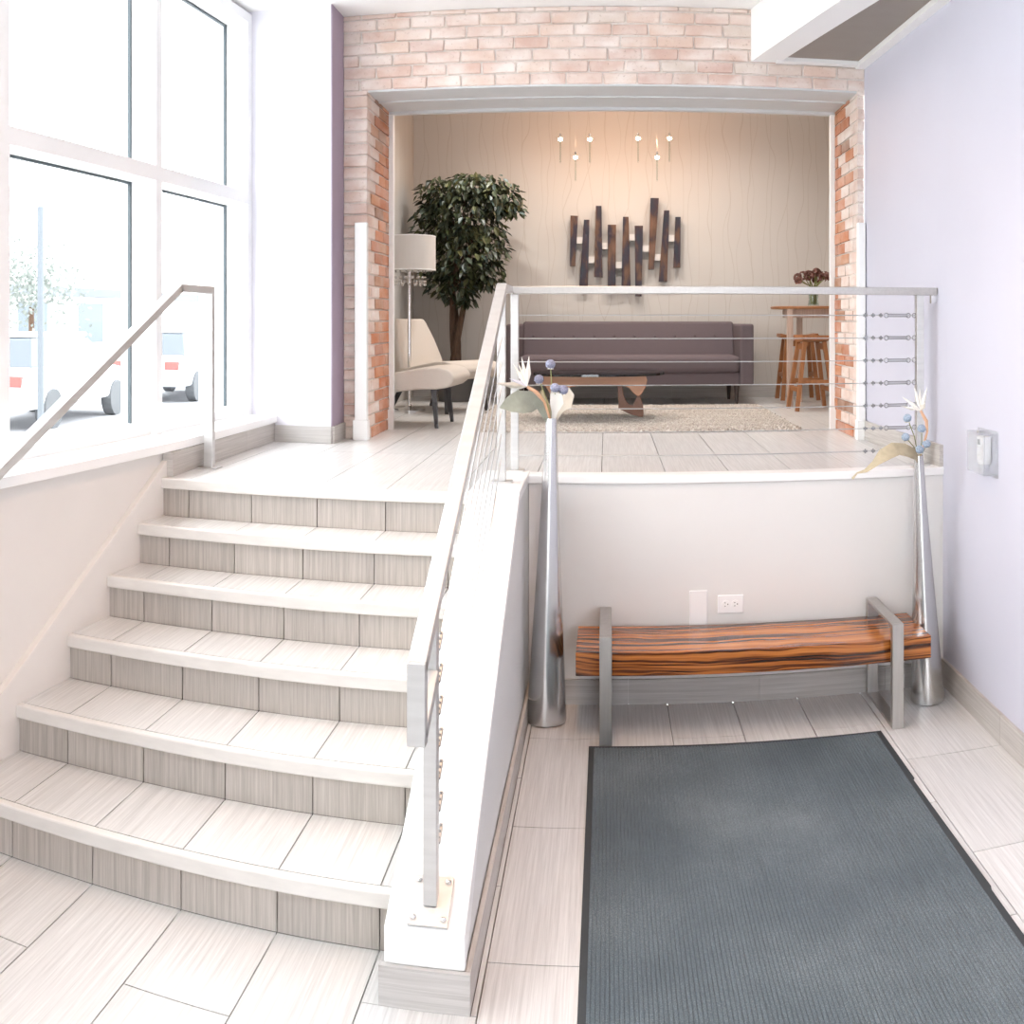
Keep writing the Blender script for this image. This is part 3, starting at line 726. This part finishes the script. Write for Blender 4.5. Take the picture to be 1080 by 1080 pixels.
vtR = vase(1.475, 4.46, 1.135, .080, .022, -.045, 'tall tapering polished metal floor vase right of the bench by the lavender wall')
def spike(m, p, d, L, w_, nrm=None):
    """a folded pointed petal from p along d"""
    p, d = Vector(p), Vector(d).normalized(); u = d.cross(Vector((0, 1, 0))).normalized() * w_; n_ = Vector((0, -1, 0)) * w_ * .6
    q = p + d * L; mid = p + d * L * .42
    m.add([p, mid + u, mid + n_, mid - u, q, mid - n_ * .5], [(0, 2, 1), (0, 3, 2), (1, 2, 4), (2, 3, 4), (0, 1, 5), (0, 5, 3), (1, 4, 5), (3, 5, 4)])
def ball(p, base, r, mat, label, group):
    t = empty('thistle', base); tag(t, label, 'flower', group)
    p = Vector(p); base = Vector(base)
    mid = (p + base) / 2 + Vector((.006, -.005, .01))
    MB().tube([base - Vector((0, 0, .12)), base, mid, p], .0022, 6).build('stem', 'green_stem', t)
    m = MB().ell(p, (r, r, r * .92), 14, 10); rr = random.Random(int(p.x * 1e4))
    m.v = [tuple(p + (Vector(q) - p) * rr.uniform(.93, 1.08)) for q in m.v]
    m.build('head', mat, t, smooth=True)
    b = MB()
    for k in range(6):
        a = k * math.pi / 3; spike(b, p + Vector((0, 0, -r * .8)), (math.cos(a), math.sin(a), -.3), r * .75, r * .2)
    b.build('bract', 'cream_leaf', t)
def leaf(name, pts, widths, mat, label, up=(0, -.5, 1), cat='leaf', fold=.25, twist=None):
    """a broad dried leaf: midrib points, half widths"""
    pts = [Vector(p) for p in pts]; n = len(pts); m = MB(); v = []
    for i, (p, w_) in enumerate(zip(pts, widths)):
        d = (pts[min(i + 1, n - 1)] - pts[max(0, i - 1)]).normalized(); U = Vector(up).normalized()
        if twist: U = Matrix.Rotation(twist[i], 3, d) @ U
        s = d.cross(U).normalized(); nn = s.cross(d).normalized()
        for k in (-1, -.5, 0, .5, 1): v.append(p + s * w_ * k + nn * (abs(k) * w_ * fold))
    top = len(v); v += [q - Vector(up).normalized() * .0015 for q in v]
    f = []
    for i in range(n - 1):
        for k in range(4):
            a, b, c, d_ = i * 5 + k, i * 5 + k + 1, (i + 1) * 5 + k + 1, (i + 1) * 5 + k
            f.append((a, b, c, d_)); f.append((top + d_, top + c, top + b, top + a))
    m.add(v, f); o = m.build(name, mat, smooth=True); tag(o, label, cat); return o
YF = 4.42
def px(x, y, Y=YF): return onY(x, y, Y)
# left arrangement
bL = vtL - Vector((0, 0, .01))
def bird(base, path, head, beak, petals, label, extra=None):
    t = empty('crane_flower', base); tag(t, label, 'flower', 'white crane flowers in the floor vases')
    MB().tube([Vector(base) - Vector((0, 0, .15))] + [Vector(p) for p in path], [.006] * (len(path) - 1) + [.009, .006], 8).build('stem', 'stem_peach', t, smooth=True)
    m = MB(); 
    spike(m, head, Vector(beak) - Vector(head), (Vector(beak) - Vector(head)).length, .014); m.build('beak', 'cream_leaf', t)
    for q, w_ in petals:
        m = MB(); spike(m, head, q - Vector(head), (q - Vector(head)).length, w_); m.build('petal', 'petal_white', t)
    if extra:
        m = MB(); spike(m, head, extra - Vector(head), (extra - Vector(head)).length, .012); m.build('blue_petal', 'petal_tip', t)
h = px(556, 408)
bird(bL, [bL, px(574, 424), px(566, 414), h], h, px(521, 404, 4.29), [(px(541, 383), .011), (px(546, 381, 4.46), .007), (px(550, 376), .012), (px(558, 375, 4.40), .013), (px(539, 409), .008), (px(544, 392), .007)], 'white crane flower with a peach stem in the left vase, tip over the railing post', px(537, 399))
leaf('dried_leaf', [bL + Vector((-.005, 0, -.02)), px(570, 428), px(560, 424, 4.36), px(548, 424, 4.32), px(537, 427, 4.29), px(527, 430, 4.28)], [.004, .02, .046, .052, .034, .002], 'sage_leaf', 'broad sage green dried leaf reaching left from the left vase', up=(0, -1, .25), fold=.12)
leaf('dried_leaf', [bL + Vector((.002, .004, -.02)), px(585, 434), px(587, 425, 4.40), px(586, 416, 4.40), px(582, 410, 4.40)], [.003, .014, .030, .027, .006], 'petal_white', 'crumpled white petal like leaf upright in the left vase', up=(.2, -1, 0), fold=.35)
leaf('dried_leaf', [bL + Vector((.006, .0, -.02)), px(590, 434, 4.47), px(597, 426, 4.48), px(600, 416, 4.48), px(599, 409, 4.48)], [.003, .014, .028, .026, .006], 'cream_leaf', 'rounded cream dried leaf on the right of the left vase', up=(-.2, -1, .1), fold=.2)
leaf('dried_leaf', [bL + Vector((-.004, .006, -.02)), px(578, 432, 4.46), px(573, 421, 4.47), px(571, 411, 4.47)], [.003, .014, .018, .003], 'dry_leaf', 'narrow tan dried leaf rising from the left vase', up=(0, -1, 0), fold=.3)
for (x, y, Y), lab in (((580.5, 384, 4.46), 'purple blue thistle head, highest in the left vase'), ((568.5, 400, 4.47), 'purple blue thistle head beside the crane flower in the left vase'), ((585.5, 409, 4.39), 'purple blue thistle head in front of the white leaf in the left vase'), ((594, 411, 4.40), 'pale blue thistle head, rightmost in the left vase')):
    ball(px(x, y, Y), bL, .022, 'thistle', lab, 'thistles in the left vase')
# right arrangement
bR = vtR - Vector((0, 0, .01)); YF = 4.43
h = px(971, 433)
bird(bR, [bR, px(974, 470), px(978, 455), px(977, 444), h], h, px(976, 424), [(px(951, 418), .009), (px(949, 428), .008), (px(964, 407), .010), (px(970, 409, 4.48), .008), (px(978, 408), .011)], 'white crane flower with a curved peach stem in the right vase')
leaf('dried_leaf', [bR + Vector((0, 0, -.02)), px(966, 480), px(955, 475, 4.40), px(944, 474, 4.37), px(934, 480, 4.35), px(924, 489, 4.33), px(913, 497, 4.32), px(904, 499, 4.32), px(899, 505, 4.32)], [.004, .024, .034, .036, .040, .026, .012, .004, .006], 'dry_leaf', 'long curling tan dried leaf drooping from the right vase over the wall', up=(0, -.9, .5), fold=.15, twist=[0, 0, .1, .2, .5, .8, .6, .2, 0])
for (x, y), lab in (((957, 441), 'blue thistle head, highest in the right vase'), ((972, 452), 'blue thistle head against the railing post in the right vase'), ((955, 461), 'blue thistle head hanging over the long leaf of the right vase'), ((977, 468), 'pale blue thistle head, lowest and rightmost in the right vase'), ((970, 474), 'small blue thistle head at the mouth of the right vase')):
    ball(px(x, y, 4.42 if y < 470 else 4.40), bR, .02, 'thistle_blue', lab, 'thistles in the right vase')
# ------------------------------------------------------------------ sofa
sf = empty('sofa', (.2, 8.9, HL)); tag(sf, 'long brown grey sofa with a button tufted back against the wallpapered wall', 'sofa')
SX0, SX1 = -.86, 1.262
MB().box(SX0 + .1, SX1 - .11, 8.60, 9.24, 1.215, 1.33).build('base', 'sofa_cloth', sf, bevel=.02, seg=3)
MB().box(SX0 + .1, SX1 - .11, 8.575, 9.12, 1.325, 1.47).build('seat_cushion', 'sofa_cloth', sf, bevel=.045, seg=4)
for x0, x1 in ((SX0, SX0 + .105), (SX1 - .115, SX1)):
    MB().box(x0, x1, 8.56, 9.30, 1.215, 1.745).build('arm', 'sofa_cloth', sf, bevel=.02, seg=3)
bk_ = MB().add([(SX0 + .1, 9.02, 1.45), (SX1 - .11, 9.02, 1.45), (SX1 - .11, 9.12, 1.765), (SX0 + .1, 9.12, 1.765), (SX0 + .1, 9.30, 1.22), (SX1 - .11, 9.30, 1.22), (SX1 - .11, 9.30, 1.765), (SX0 + .1, 9.30, 1.765)], [(0, 1, 2, 3), (5, 4, 7, 6), (3, 2, 6, 7), (0, 4, 5, 1), (0, 3, 7, 4), (1, 5, 6, 2)]).build('backrest', 'sofa_cloth', sf, bevel=.02, seg=3)
for k in range(10):
    x = SX0 + .2 + k * .182
    MB().ell((x, 9.058, 1.635), (.012, .007, .012), 10, 6).build('button', 'sofa_cloth', bk_, smooth=True)
for x in (SX0 + .12, SX1 - .14):
    for y in (8.64, 9.2):
        MB().tube([(x, y, HL), (x, y, 1.22)], [.013, .026], 10).build('leg', 'dark_wood', sf, smooth=True)
# ------------------------------------------------------------------ rug
rg = MB(); RX0, RX1, RY0, RY1 = -.935, 1.275, 6.47, 8.42
nx, ny = 200, 110; rr = random.Random(3); vs_ = []; fs = []
for j in range(ny + 1):
    for i in range(nx + 1):
        x = RX0 + (RX1 - RX0) * i / nx; y = RY0 + (RY1 - RY0) * j / ny
        ed = i in (0, nx) or j in (0, ny)
        z = .0 if ed else .012 + .009 * math.sin(i * math.pi * .8 + (j % 2) * 1.6) * math.sin(j * 1.35) + rr.uniform(0, .006)
        if ed or i in (1, nx - 1) or j in (1, ny - 1): x += rr.uniform(-.014, .014); y += rr.uniform(-.014, .014)
        vs_.append((x, y, HL + .0015 + z))
for j in range(ny):
    for i in range(nx): fs.append((j * (nx + 1) + i, j * (nx + 1) + i + 1, (j + 1) * (nx + 1) + i + 1, (j + 1) * (nx + 1) + i))
rgo = rg.add(vs_, fs).build('area_rug', 'rug_jute'); tag(rgo, 'chunky woven cream jute rug under the coffee table', 'rug')
# ------------------------------------------------------------------ coffee table
YT = 7.28; RZ = HL + .018
ct = empty('coffee_table', (0, YT, RZ)); tag(ct, 'low coffee table with dark glass top on curved two piece wooden base', 'coffee table')
def tp(zx, zy, Y): p = onY(560 + zx / 7.714, 370 + zy / 7.714, Y); return (p.x, max(p.z, HL + .026))
up = [(60, 200), (480, 200), (930, 196), (945, 235), (935, 290), (905, 340), (885, 365), (865, 366), (835, 345), (800, 305), (745, 277), (640, 272), (420, 276), (340, 290), (300, 305), (255, 350), (215, 380), (190, 384), (160, 350), (120, 290), (70, 250)]
MB().prism([tp(a, b, YT) for a, b in up], 'y', YT - .035, YT + .035).build('upper_base', 'pink_wood', ct, bevel=.006)
lo_ = [(705, 285), (745, 285), (752, 350), (775, 410), (805, 440), (830, 445), (850, 400), (862, 366), (890, 366), (912, 440), (916, 500), (914, 540), (880, 545), (800, 512), (735, 480), (712, 468), (708, 380)]
o = MB().prism([tp(a, b, YT + .02) for a, b in lo_], 'y', YT + .0, YT + .07).build('lower_base', 'walnut', ct, bevel=.006)
gl = []
for k in range(40):
    a = 2 * math.pi * k / 40; c_, s_ = math.cos(a), math.sin(a)
    gl.append((-.055 + .475 * math.copysign(abs(c_) ** .75, c_) , YT + .03 + .36 * math.copysign(abs(s_) ** .8, s_) + .05 * c_))
zt = onY(640, 394, YT - .3).z
MB().prism(gl, 'z', 1.384, 1.400).build('glass_top', 'table_glass', ct)
# ------------------------------------------------------------------ lounge chairs
def chair(label, loc, rz):
    t = empty('lounge_chair', (0, 0, 0)); tag(t, label, 'chair', 'cream armless lounge chairs')
    # side profile in x (forward) / z, lofted over y: a seat that rolls over at the front and a leaning back
    prof_top = [(-.30, .33), (-.2, .345), (-.05, .375), (.12, .405), (.24, .41), (.32, .39), (.355, .345)]
    prof_bot = [(-.30, .21), (-.2, .22), (-.05, .24), (.12, .262), (.22, .262), (.30, .275), (.345, .31)]
    m = MB(); out = prof_top + prof_bot[::-1]; W = .27
    m.prism([(a, b) for a, b in out], 'y', -W, W); m.build('seat', 'chair_cloth', t, smooth=True, bevel=.028, seg=4)
    b = MB(); v = []
    for (x, z, hw_, th_) in ((-.30, .24, .255, .07), (-.34, .40, .25, .065), (-.39, .56, .225, .05), (-.44, .70, .185, .04), (-.45, .735, .165, .03)):
        v += [(x + th_, -hw_, z + .01), (x + th_, hw_, z + .01), (x - th_ * .6, hw_, z - .01), (x - th_ * .6, -hw_, z - .01)]
    f = [(0, 3, 2, 1), (16, 17, 18, 19)]
    for i in range(4):
        for k in range(4): f.append((i * 4 + k, i * 4 + (k + 1) % 4, (i + 1) * 4 + (k + 1) % 4, (i + 1) * 4 + k))
    b.add(v, f).build('backrest', 'chair_cloth', t, smooth=True, bevel=.022, seg=3)
    for sx, sy in ((1, 1), (1, -1), (-1, 1), (-1, -1)):
        MB().tube([(.20 if sx > 0 else -.25, .21 * sy, .26), (.225 if sx > 0 else -.40, .235 * sy, 0)], [.026, .015], 4).build('leg', 'dark_leg', t)
    t.location = loc; t.rotation_euler = (0, 0, rz); return t
chair('cream armless lounge chair nearest the brick jamb, its seat end showing', (-1.345, 6.90, HL), math.radians(-4))
chair('cream armless lounge chair with leaning back behind the floor lamp pole', (-1.285, 7.98, HL), math.radians(-34))
# ------------------------------------------------------------------ floor lamp
LX, LY = onZ(429.5, 434, HL).x, 7.93
lp = empty('floor_lamp', (LX, LY, HL)); tag(lp, 'slim chrome floor lamp with a pale drum shade and hanging crystal beads', 'lamp')
MB().lathe([(.13, 0), (.13, .012), (.05, .025), (.018, .04), (.012, .06)], (LX, LY, HL), 28).build('base', 'chrome', lp, smooth=True)
MB().tube([(LX, LY, HL + .05), (LX, LY, 2.43)], .014, 12).build('pole', 'chrome', lp, smooth=True)
sh = MB().lathe([(.213, 0), (.213, .272), (.205, .272), (.205, .002)], (LX, LY, 2.178), 40).build('shade', 'shade_cloth', lp, smooth=True)
for zz in (2.176, 2.444): MB().lathe([(.215, 0), (.215, .008), (.212, .008)], (LX, LY, zz), 40).build('shade_trim', 'white_gloss', sh, smooth=True)
MB().tube([(LX, LY, 2.43), (LX, LY, 2.47)], [.006, .009], 8).build('finial', 'chrome', lp)
bd = MB()
for k in range(16):
    a0 = 2 * math.pi * k / 16; a1 = 2 * math.pi * (k + 1) / 16
    for j in range(9):
        t = j / 8; a = a0 + (a1 - a0) * t; z = 2.17 - .11 * (1 - (2 * t - 1) ** 2)
        bd.ell((LX + .13 * math.cos(a), LY + .13 * math.sin(a), z), (.0075,) * 3, 6, 4)
o = bd.build('crystal_beads', 'bead', lp, smooth=True); o['kind'] = 'stuff'
# ------------------------------------------------------------------ ficus tree
TX_, TY_ = -1.36, 8.95
ft = empty('ficus_tree', (TX_, TY_, HL)); tag(ft, 'tall leafy ficus tree in a dark pot in the lounge corner', 'tree')
MB().lathe([(.15, 0), (.19, .30), (.205, .30), (.205, .33), (.18, .33), (.18, .29)], (TX_, TY_, HL), 24).build('pot', 'pot', ft, smooth=True)
MB().lathe([(.175, 0), (.175, .004)], (TX_, TY_, HL + .295), 20).build('soil', 'soil', ft)
for k, (dx, ph) in enumerate(((-.03, 0), (.03, 2.2), (.0, 4.2))):
    pts = []; rad = []
    for i in range(12):
        t = i / 11; tw = ph + t * 3.2
        pts.append((TX_ + dx * (1 - t) + .05 * math.cos(tw) * (1 + t * .5) + .05 * t * (k - .3), TY_ + .045 * math.sin(tw), HL + .28 + t * 1.35)); rad.append(.034 * (1 - .62 * t))
    MB().tube(pts, rad, 8).build('trunk', 'bark', ft, smooth=True)
rr = random.Random(11)
blobs = [(490, 222, 42, 40, 4), (520, 208, 30, 24, 2.2), (463, 238, 26, 36, 2.4), (490, 270, 40, 34, 3.2), (478, 300, 28, 18, 1.5), (462, 205, 22, 20, 1.3), (512, 288, 20, 20, 1), (541, 216, 12, 12, .5), (500, 195, 34, 14, 1.4), (455, 285, 12, 12, .4), (492, 316, 10, 8, .3), (518, 255, 20, 24, 1.1)]
tw_ = sum(b[4] for b in blobs); lv = MB(); br = MB()
for (bx_, by_, rx, rz, wt) in blobs:
    c = onY(bx_, by_, TY_ - .05); k = 8.95 / F
    br.tube([(TX_ + rr.uniform(-.04, .04), TY_, 2.35 + rr.uniform(-.3, .2)), (c.x * .6 + TX_ * .4, TY_ + rr.uniform(-.1, .1), c.z - .05), tuple(c)], [.012, .008, .004], 5)
    for _ in range(int(2500 * wt / tw_)):
        while True:
            u = Vector((rr.uniform(-1, 1), rr.uniform(-1, 1), rr.uniform(-1, 1)))
            if .25 < u.length < 1: break
        p = c + Vector((u.x * rx * k, u.y * min(rx * k, .36), u.z * rz * k))
        p.y = min(p.y, YW - .05); p.x = max(p.x, XLL + .06)
        out = Vector((u.x, u.y - .2, 0)).normalized(); d = (out * rr.uniform(.2, .9) + Vector((rr.uniform(-.5, .5), rr.uniform(-.5, .5), rr.uniform(-1.1, -.1)))).normalized()
        L = rr.uniform(.07, .105); s = d.cross(Vector((rr.uniform(-.4, .4), rr.uniform(-.4, .4), 1))).normalized() * L * .24; nn = s.cross(d).normalized() * L * .10
        lv.add([p, p + d * L * .35 + s + nn, p + d * L * .7 + s * .7 + nn * .6, p + d * L, p + d * L * .7 - s * .7 + nn * .6, p + d * L * .35 - s + nn, p + d * L * .5 - nn * .3], [(0, 1, 6), (1, 2, 6), (2, 3, 6), (3, 4, 6), (4, 5, 6), (5, 0, 6)])
br.build('branches', 'bark', ft)
me = bpy.data.meshes.new('foliage'); g = ORG[ft]; me.from_pydata([(a - g[0], b - g[1], c - g[2]) for a, b, c in lv.v], [], lv.f); me.materials.append(M['ficus_leaf'])
o = bpy.data.objects.new('foliage', me); o.parent = ft; o['kind'] = 'stuff'; col.objects.link(o)
# ------------------------------------------------------------------ wall art
wa = empty('wall_art', (.2, YW - .03, 2.2)); tag(wa, 'wall sculpture of nine dark weathered planks joined by small square blocks', 'wall art')
def zp(a, b, Y): p = onY(560 + a / 5.4, 120 + b / 5.4, Y); return (p.x, p.z)
planks = [((225, 580), (268, 582), (252, 868), (222, 868)), ((302, 604), (333, 604), (324, 988), (275, 988)), ((370, 525), (402, 525), (408, 932), (360, 930)), ((437, 632), (485, 632), (482, 1010), (438, 1010)), ((524, 587), (556, 587), (568, 1000), (515, 1000)), ((591, 638), (638, 638), (630, 1040), (594, 1040)), ((681, 480), (728, 481), (700, 888), (668, 888)), ((758, 551), (788, 551), (775, 958), (727, 956)), ((823, 588), (852, 588), (850, 877), (810, 877))]
for q in planks: MB().prism([zp(a, b, YW - .06) for a, b in q], 'y', YW - .075, YW - .035).build('plank', 'art_metal', wa, bevel=.002)
for a, b in ((275, 722), (343, 832), (421, 753), (496, 862), (574, 704), (653, 768), (718, 818), (800, 709)):
    x, z = zp(a, b, YW - .04); MB().box(x - .034, x + .034, YW - .05, YW - .0005, z - .03, z + .03).build('joining_block', 'nosing', wa)
# ------------------------------------------------------------------ pendant lights
for k, (x, y) in enumerate(((591, 147), (607, 166), (622, 147), (673, 146), (693, 166), (706, 146))):
    p = onY(x, y, 8.75)
    t = empty('pendant_light', (p.x, p.y, p.z)); tag(t, ['clear glass rod pendant with a lit bulb, ' + s for s in ('leftmost of the left trio', 'lowest of the left trio', 'rightmost of the left trio', 'leftmost of the right trio', 'lowest of the right trio', 'rightmost of the right trio')][k], 'pendant light', 'glass rod pendants above the sofa')
    MB().ell(p, (.019, .019, .015), 12, 8).build('bulb', 'bulb', t, smooth=True)
    MB().tube([p + Vector((0, 0, .012)), p + Vector((0, 0, .05))], [.012, .008], 10).build('socket', 'chrome', t, smooth=True)
    MB().tube([p + Vector((0, 0, .05)), (p.x, p.y, 3.95)], .0007, 5).build('cord', 'cable', t)
    MB().tube([p - Vector((0, 0, .015)), p - Vector((0, 0, .20))], .007, 8).build('glass_rod', 'vase_glass', t, smooth=True)
    MB().ell(p - Vector((0, 0, .205)), (.006,) * 3, 6, 4).build('tip', 'chrome', t)
    ld = bpy.data.lights.new('bulb_light', 'POINT'); ld.energy = 3.6; ld.color = (1, .55, .32); ld.shadow_soft_size = .03
    lo = bpy.data.objects.new('bulb_light', ld); col.objects.link(lo); lo.parent = t; lo.location = (0, -.03, .0)
# ------------------------------------------------------------------ bar table, stools, flowers
bt = empty('bar_table', (1.78, 8.5, HL)); tag(bt, 'tall wooden bar table with thin oval top at the right of the lounge', 'table')
zt_ = 1.872
MB().lathe([(.405, 0), (.41, .008), (.41, .02), (.40, .024)], (1.83, 8.5, zt_), 40, 1.05, .9).build('table_top', 'bar_top', bt, smooth=True)
MB().box(1.56, 2.12, 8.30, 8.32, zt_ - .075, zt_).box(1.56, 2.12, 8.70, 8.72, zt_ - .075, zt_).box(1.54, 1.56, 8.30, 8.72, zt_ - .075, zt_).box(2.10, 2.12, 8.30, 8.72, zt_ - .075, zt_).build('apron', 'bar_wood', bt)
for x, y in ((1.525, 8.28), (1.70, 8.76), (2.13, 8.28), (2.13, 8.74)):
    MB().bar((x, y, HL), (x, y, zt_), .048, .048, (0, 1, 0)).build('leg', 'bar_wood', bt, bevel=.002)
def stool(label, loc, rz):
    t = empty('bar_stool', (0, 0, 0)); tag(t, label, 'stool', 'saddle bar stools')
    s = MB(); v = []; n = 8
    for j in range(n + 1):
        u = j / n * 2 - 1
        for (y, z) in ((-.11, 0), (.11, 0), (.11, .035), (-.11, .035)): v.append((u * .175, y, .55 + z + .022 * u * u))
    f = [(0, 1, 2, 3), tuple(n * 4 + k for k in (3, 2, 1, 0))]
    for j in range(n):
        for k in range(4): f.append((j * 4 + k, j * 4 + (k + 1) % 4, (j + 1) * 4 + (k + 1) % 4, (j + 1) * 4 + k))
    s.add(v, f).build('seat', 'stool_wood', t, bevel=.004)
    for sx in (-1, 1):
        for sy in (-1, 1): MB().bar((sx * .115, sy * .08, .555), (sx * .165, sy * .155, 0), .036, .03, (0, 1, 0)).build('leg', 'stool_wood', t)
    for sy in (-1, 1):
        MB().bar((-.145, sy * .13, .17), (.145, sy * .13, .17), .028, .035).build('stretcher', 'stool_wood', t)
        MB().bar((-.115, sy * .078, .515), (.115, sy * .078, .515), .02, .05).build('rail', 'stool_wood', t)
    for sx in (-1, 1): MB().bar((sx * .142, -.118, .23), (sx * .142, .118, .23), .028, .035).build('stretcher', 'stool_wood', t)
    t.location = loc; t.rotation_euler = (0, 0, rz)
stool('brown wooden saddle stool standing in front of the bar table', (1.655, 8.03, HL), math.radians(92))
stool('brown wooden saddle stool mostly hidden behind the table legs', (1.745, 9.09, HL), math.radians(0))
gv = empty('glass_vase', (1.80, 8.5, zt_ + .024)); tag(gv, 'small clear glass vase with water on the bar table', 'vase')
vz = zt_ + .024; vx = onY(858, 315, 8.45).x; ORG[gv] = (vx, 8.45, vz); gv.location = ORG[gv]
MB().lathe([(.045, 0), (.05, .01), (.04, .06), (.05, .15), (.056, .17), (.052, .17), (.046, .15), (.036, .06), (.045, .015)], (vx, 8.45, vz), 20).build('vase_body', 'vase_glass', gv, smooth=True)
rr = random.Random(5)
for k in range(13):
    a = k * 2.4; q = math.sqrt((k + .3) / 13); hx = vx + .165 * q * math.cos(a); hy = 8.45 + .12 * q * math.sin(a); hz = vz + .29 - .07 * q * q + rr.uniform(-.015, .015)
    t = empty('dried_hydrangea', (vx, 8.45, vz + .02)); tag(t, 'dried brown red flower head in the small glass vase on the bar table', 'flower', 'dried flowers on the bar table')
    MB().tube([(vx + .02 * math.cos(a), 8.45 + .02 * math.sin(a), vz + .02), (vx + .03 * math.cos(a), 8.45 + .03 * math.sin(a), vz + .17), (hx, hy, hz)], .004, 5).build('stem', 'green_stem', t)
    m = MB()
    for j in range(14):
        e = Vector((rr.uniform(-1, 1), rr.uniform(-1, 1), rr.uniform(-.6, 1))).normalized() * .030; p = Vector((hx, hy, hz)) + e
        s = e.orthogonal().normalized() * .021; w_ = e.normalized().cross(s) ; n_ = e.normalized() * .006
        m.add([p - n_, p + s + n_, p + w_ + n_, p - s + n_, p - w_ + n_], [(0, 1, 2), (0, 2, 3), (0, 3, 4), (0, 4, 1)])
    m.build('petals', 'hydrangea', t)
# ------------------------------------------------------------------ the street outside the windows
sobj(MB().box(-60, -2.45, -20, 80, -.15, 0).build('ground', 'sidewalk'), 'pale pavement outside the windows', 'pavement')
sobj(MB().box(-16.5, -7.5, -20, 80, 0, .006).build('road', 'asphalt'), 'street outside the windows', 'street')
bd_ = empty('street_building', (-24, 40, 0)); tag(bd_, 'pale low building across the street seen through the window', 'building')
MB().box(-34, -24, 8, 75, 0, 7.2).build('wall', 'facade', bd_)
MB().box(-24.4, -23.8, 8, 75, 7.2, 7.5).build('parapet', 'facade', bd_)
MB().box(-24.5, -23.6, 8, 75, 2.9, 3.3).build('canopy', 'street_pole', bd_)
for k in range(12):
    y = 10 + k * 5.2
    w_ = MB().box(-24.08, -23.96, y, y + 2.6, .6, 2.7).build('window', 'frame_white', bd_)
    MB().box(-23.97, -23.94, y + .1, y + 2.5, .7, 2.6).build('pane', 'facade_glass', w_)
    MB().box(-24.03, -23.97, y, y + 4.4, 4.2, 6.0).build('upper_panel', 'frame_white', bd_)
def car(label, loc, rz, mat):
    t = empty('parked_car', (0, 0, 0)); tag(t, label, 'car', 'parked cars outside the windows')
    side = [(-2.2, .35), (-2.25, .75), (-2.15, 1.02), (-1.2, 1.06), (1.0, 1.0), (1.9, .88), (2.2, .68), (2.22, .35)]
    MB().prism([(a, b) for a, b in side], 'x', -.88, .88).build('body', mat, t, bevel=.08, seg=3)
    cab = [(-2.05, 1.02), (-1.75, 1.48), (-.2, 1.55), (.55, 1.45), (1.2, 1.0)]
    m = MB(); n = len(cab); v = [(-.84, a, b) for a, b in cab] + [(.84, a, b) for a, b in cab]
    v = [((x * (.82 if z > 1.2 else 1)), y, z) for x, y, z in v]
    m.add(v, [tuple(range(n))[::-1], tuple(range(n, 2 * n))] + [(i, (i + 1) % n, n + (i + 1) % n, n + i) for i in range(n)])
    cb_ = m.build('cabin_glass', 'car_glass', t, bevel=.03)
    MB().box(-.70, .70, -1.72, .50, 1.49, 1.56).build('roof', mat, t, bevel=.03)
    for sx in (-1, 1):
        for y in (-1.35, 1.4): MB().lathe([(.33, -.1), (.33, .1)], (0, 0, 0), 20).build('wheel', 'tyre', t)
    wh = [o for o in bpy.data.objects if o.parent == t and o.name.startswith('wheel')]
    for o, (sx, y) in zip(wh, ((-1, -1.35), (-1, 1.4), (1, -1.35), (1, 1.4))): o.rotation_euler = (0, math.pi / 2, 0); o.location = (sx * .82, y, .33)
    for sx in (-1, 1): MB().box(sx * .62 - .16, sx * .62 + .16, -2.27, -2.16, .72, .9).build('tail_light', 'car_red', t, bevel=.02)
    t.location = loc; t.rotation_euler = (0, 0, rz)
car('white parked car with red tail light seen through the left window', (-9.6, 15.2, 0.006), math.radians(6), 'car_white')
car('silver parked car further along the street behind the hand rail', (-9.7, 21.5, 0.006), math.radians(4), 'car_silver')
q = Vector((-7.2, 11.4, 0))
sp = empty('street_pole', q); tag(sp, 'tall thin grey street pole outside the left window', 'pole')
MB().tube([q, q + Vector((0, 0, 3.3))], .045, 12).build('shaft', 'street_pole', sp, smooth=True)
MB().lathe([(.14, 0), (.14, .05), (.08, .12)], q, 14).build('foot', 'street_pole', sp)
tr = empty('street_tree', (-12.4, 23, 0)); tag(tr, 'small pale leafed street tree outside behind the parked cars', 'tree')
MB().tube([(-17.4, 27, 0), (-17.4, 27, 2.2)], [.12, .08], 8).build('trunk', 'bark', tr)
rr = random.Random(2); m = MB()
for _ in range(1300):
    u = Vector((rr.gauss(0, .5), rr.gauss(0, .5), rr.gauss(0, .4))); p = Vector((-17.4, 27, 3.0)) + u * 1.6; d = Vector((rr.uniform(-1, 1), rr.uniform(-1, 1), rr.uniform(-1, 1))).normalized() * .09; s = d.orthogonal().normalized() * .05
    m.add([p - d, p + s, p + d, p - s], [(0, 1, 2, 3)])
o = m.build('foliage', 'street_leaf', tr); o['kind'] = 'stuff'
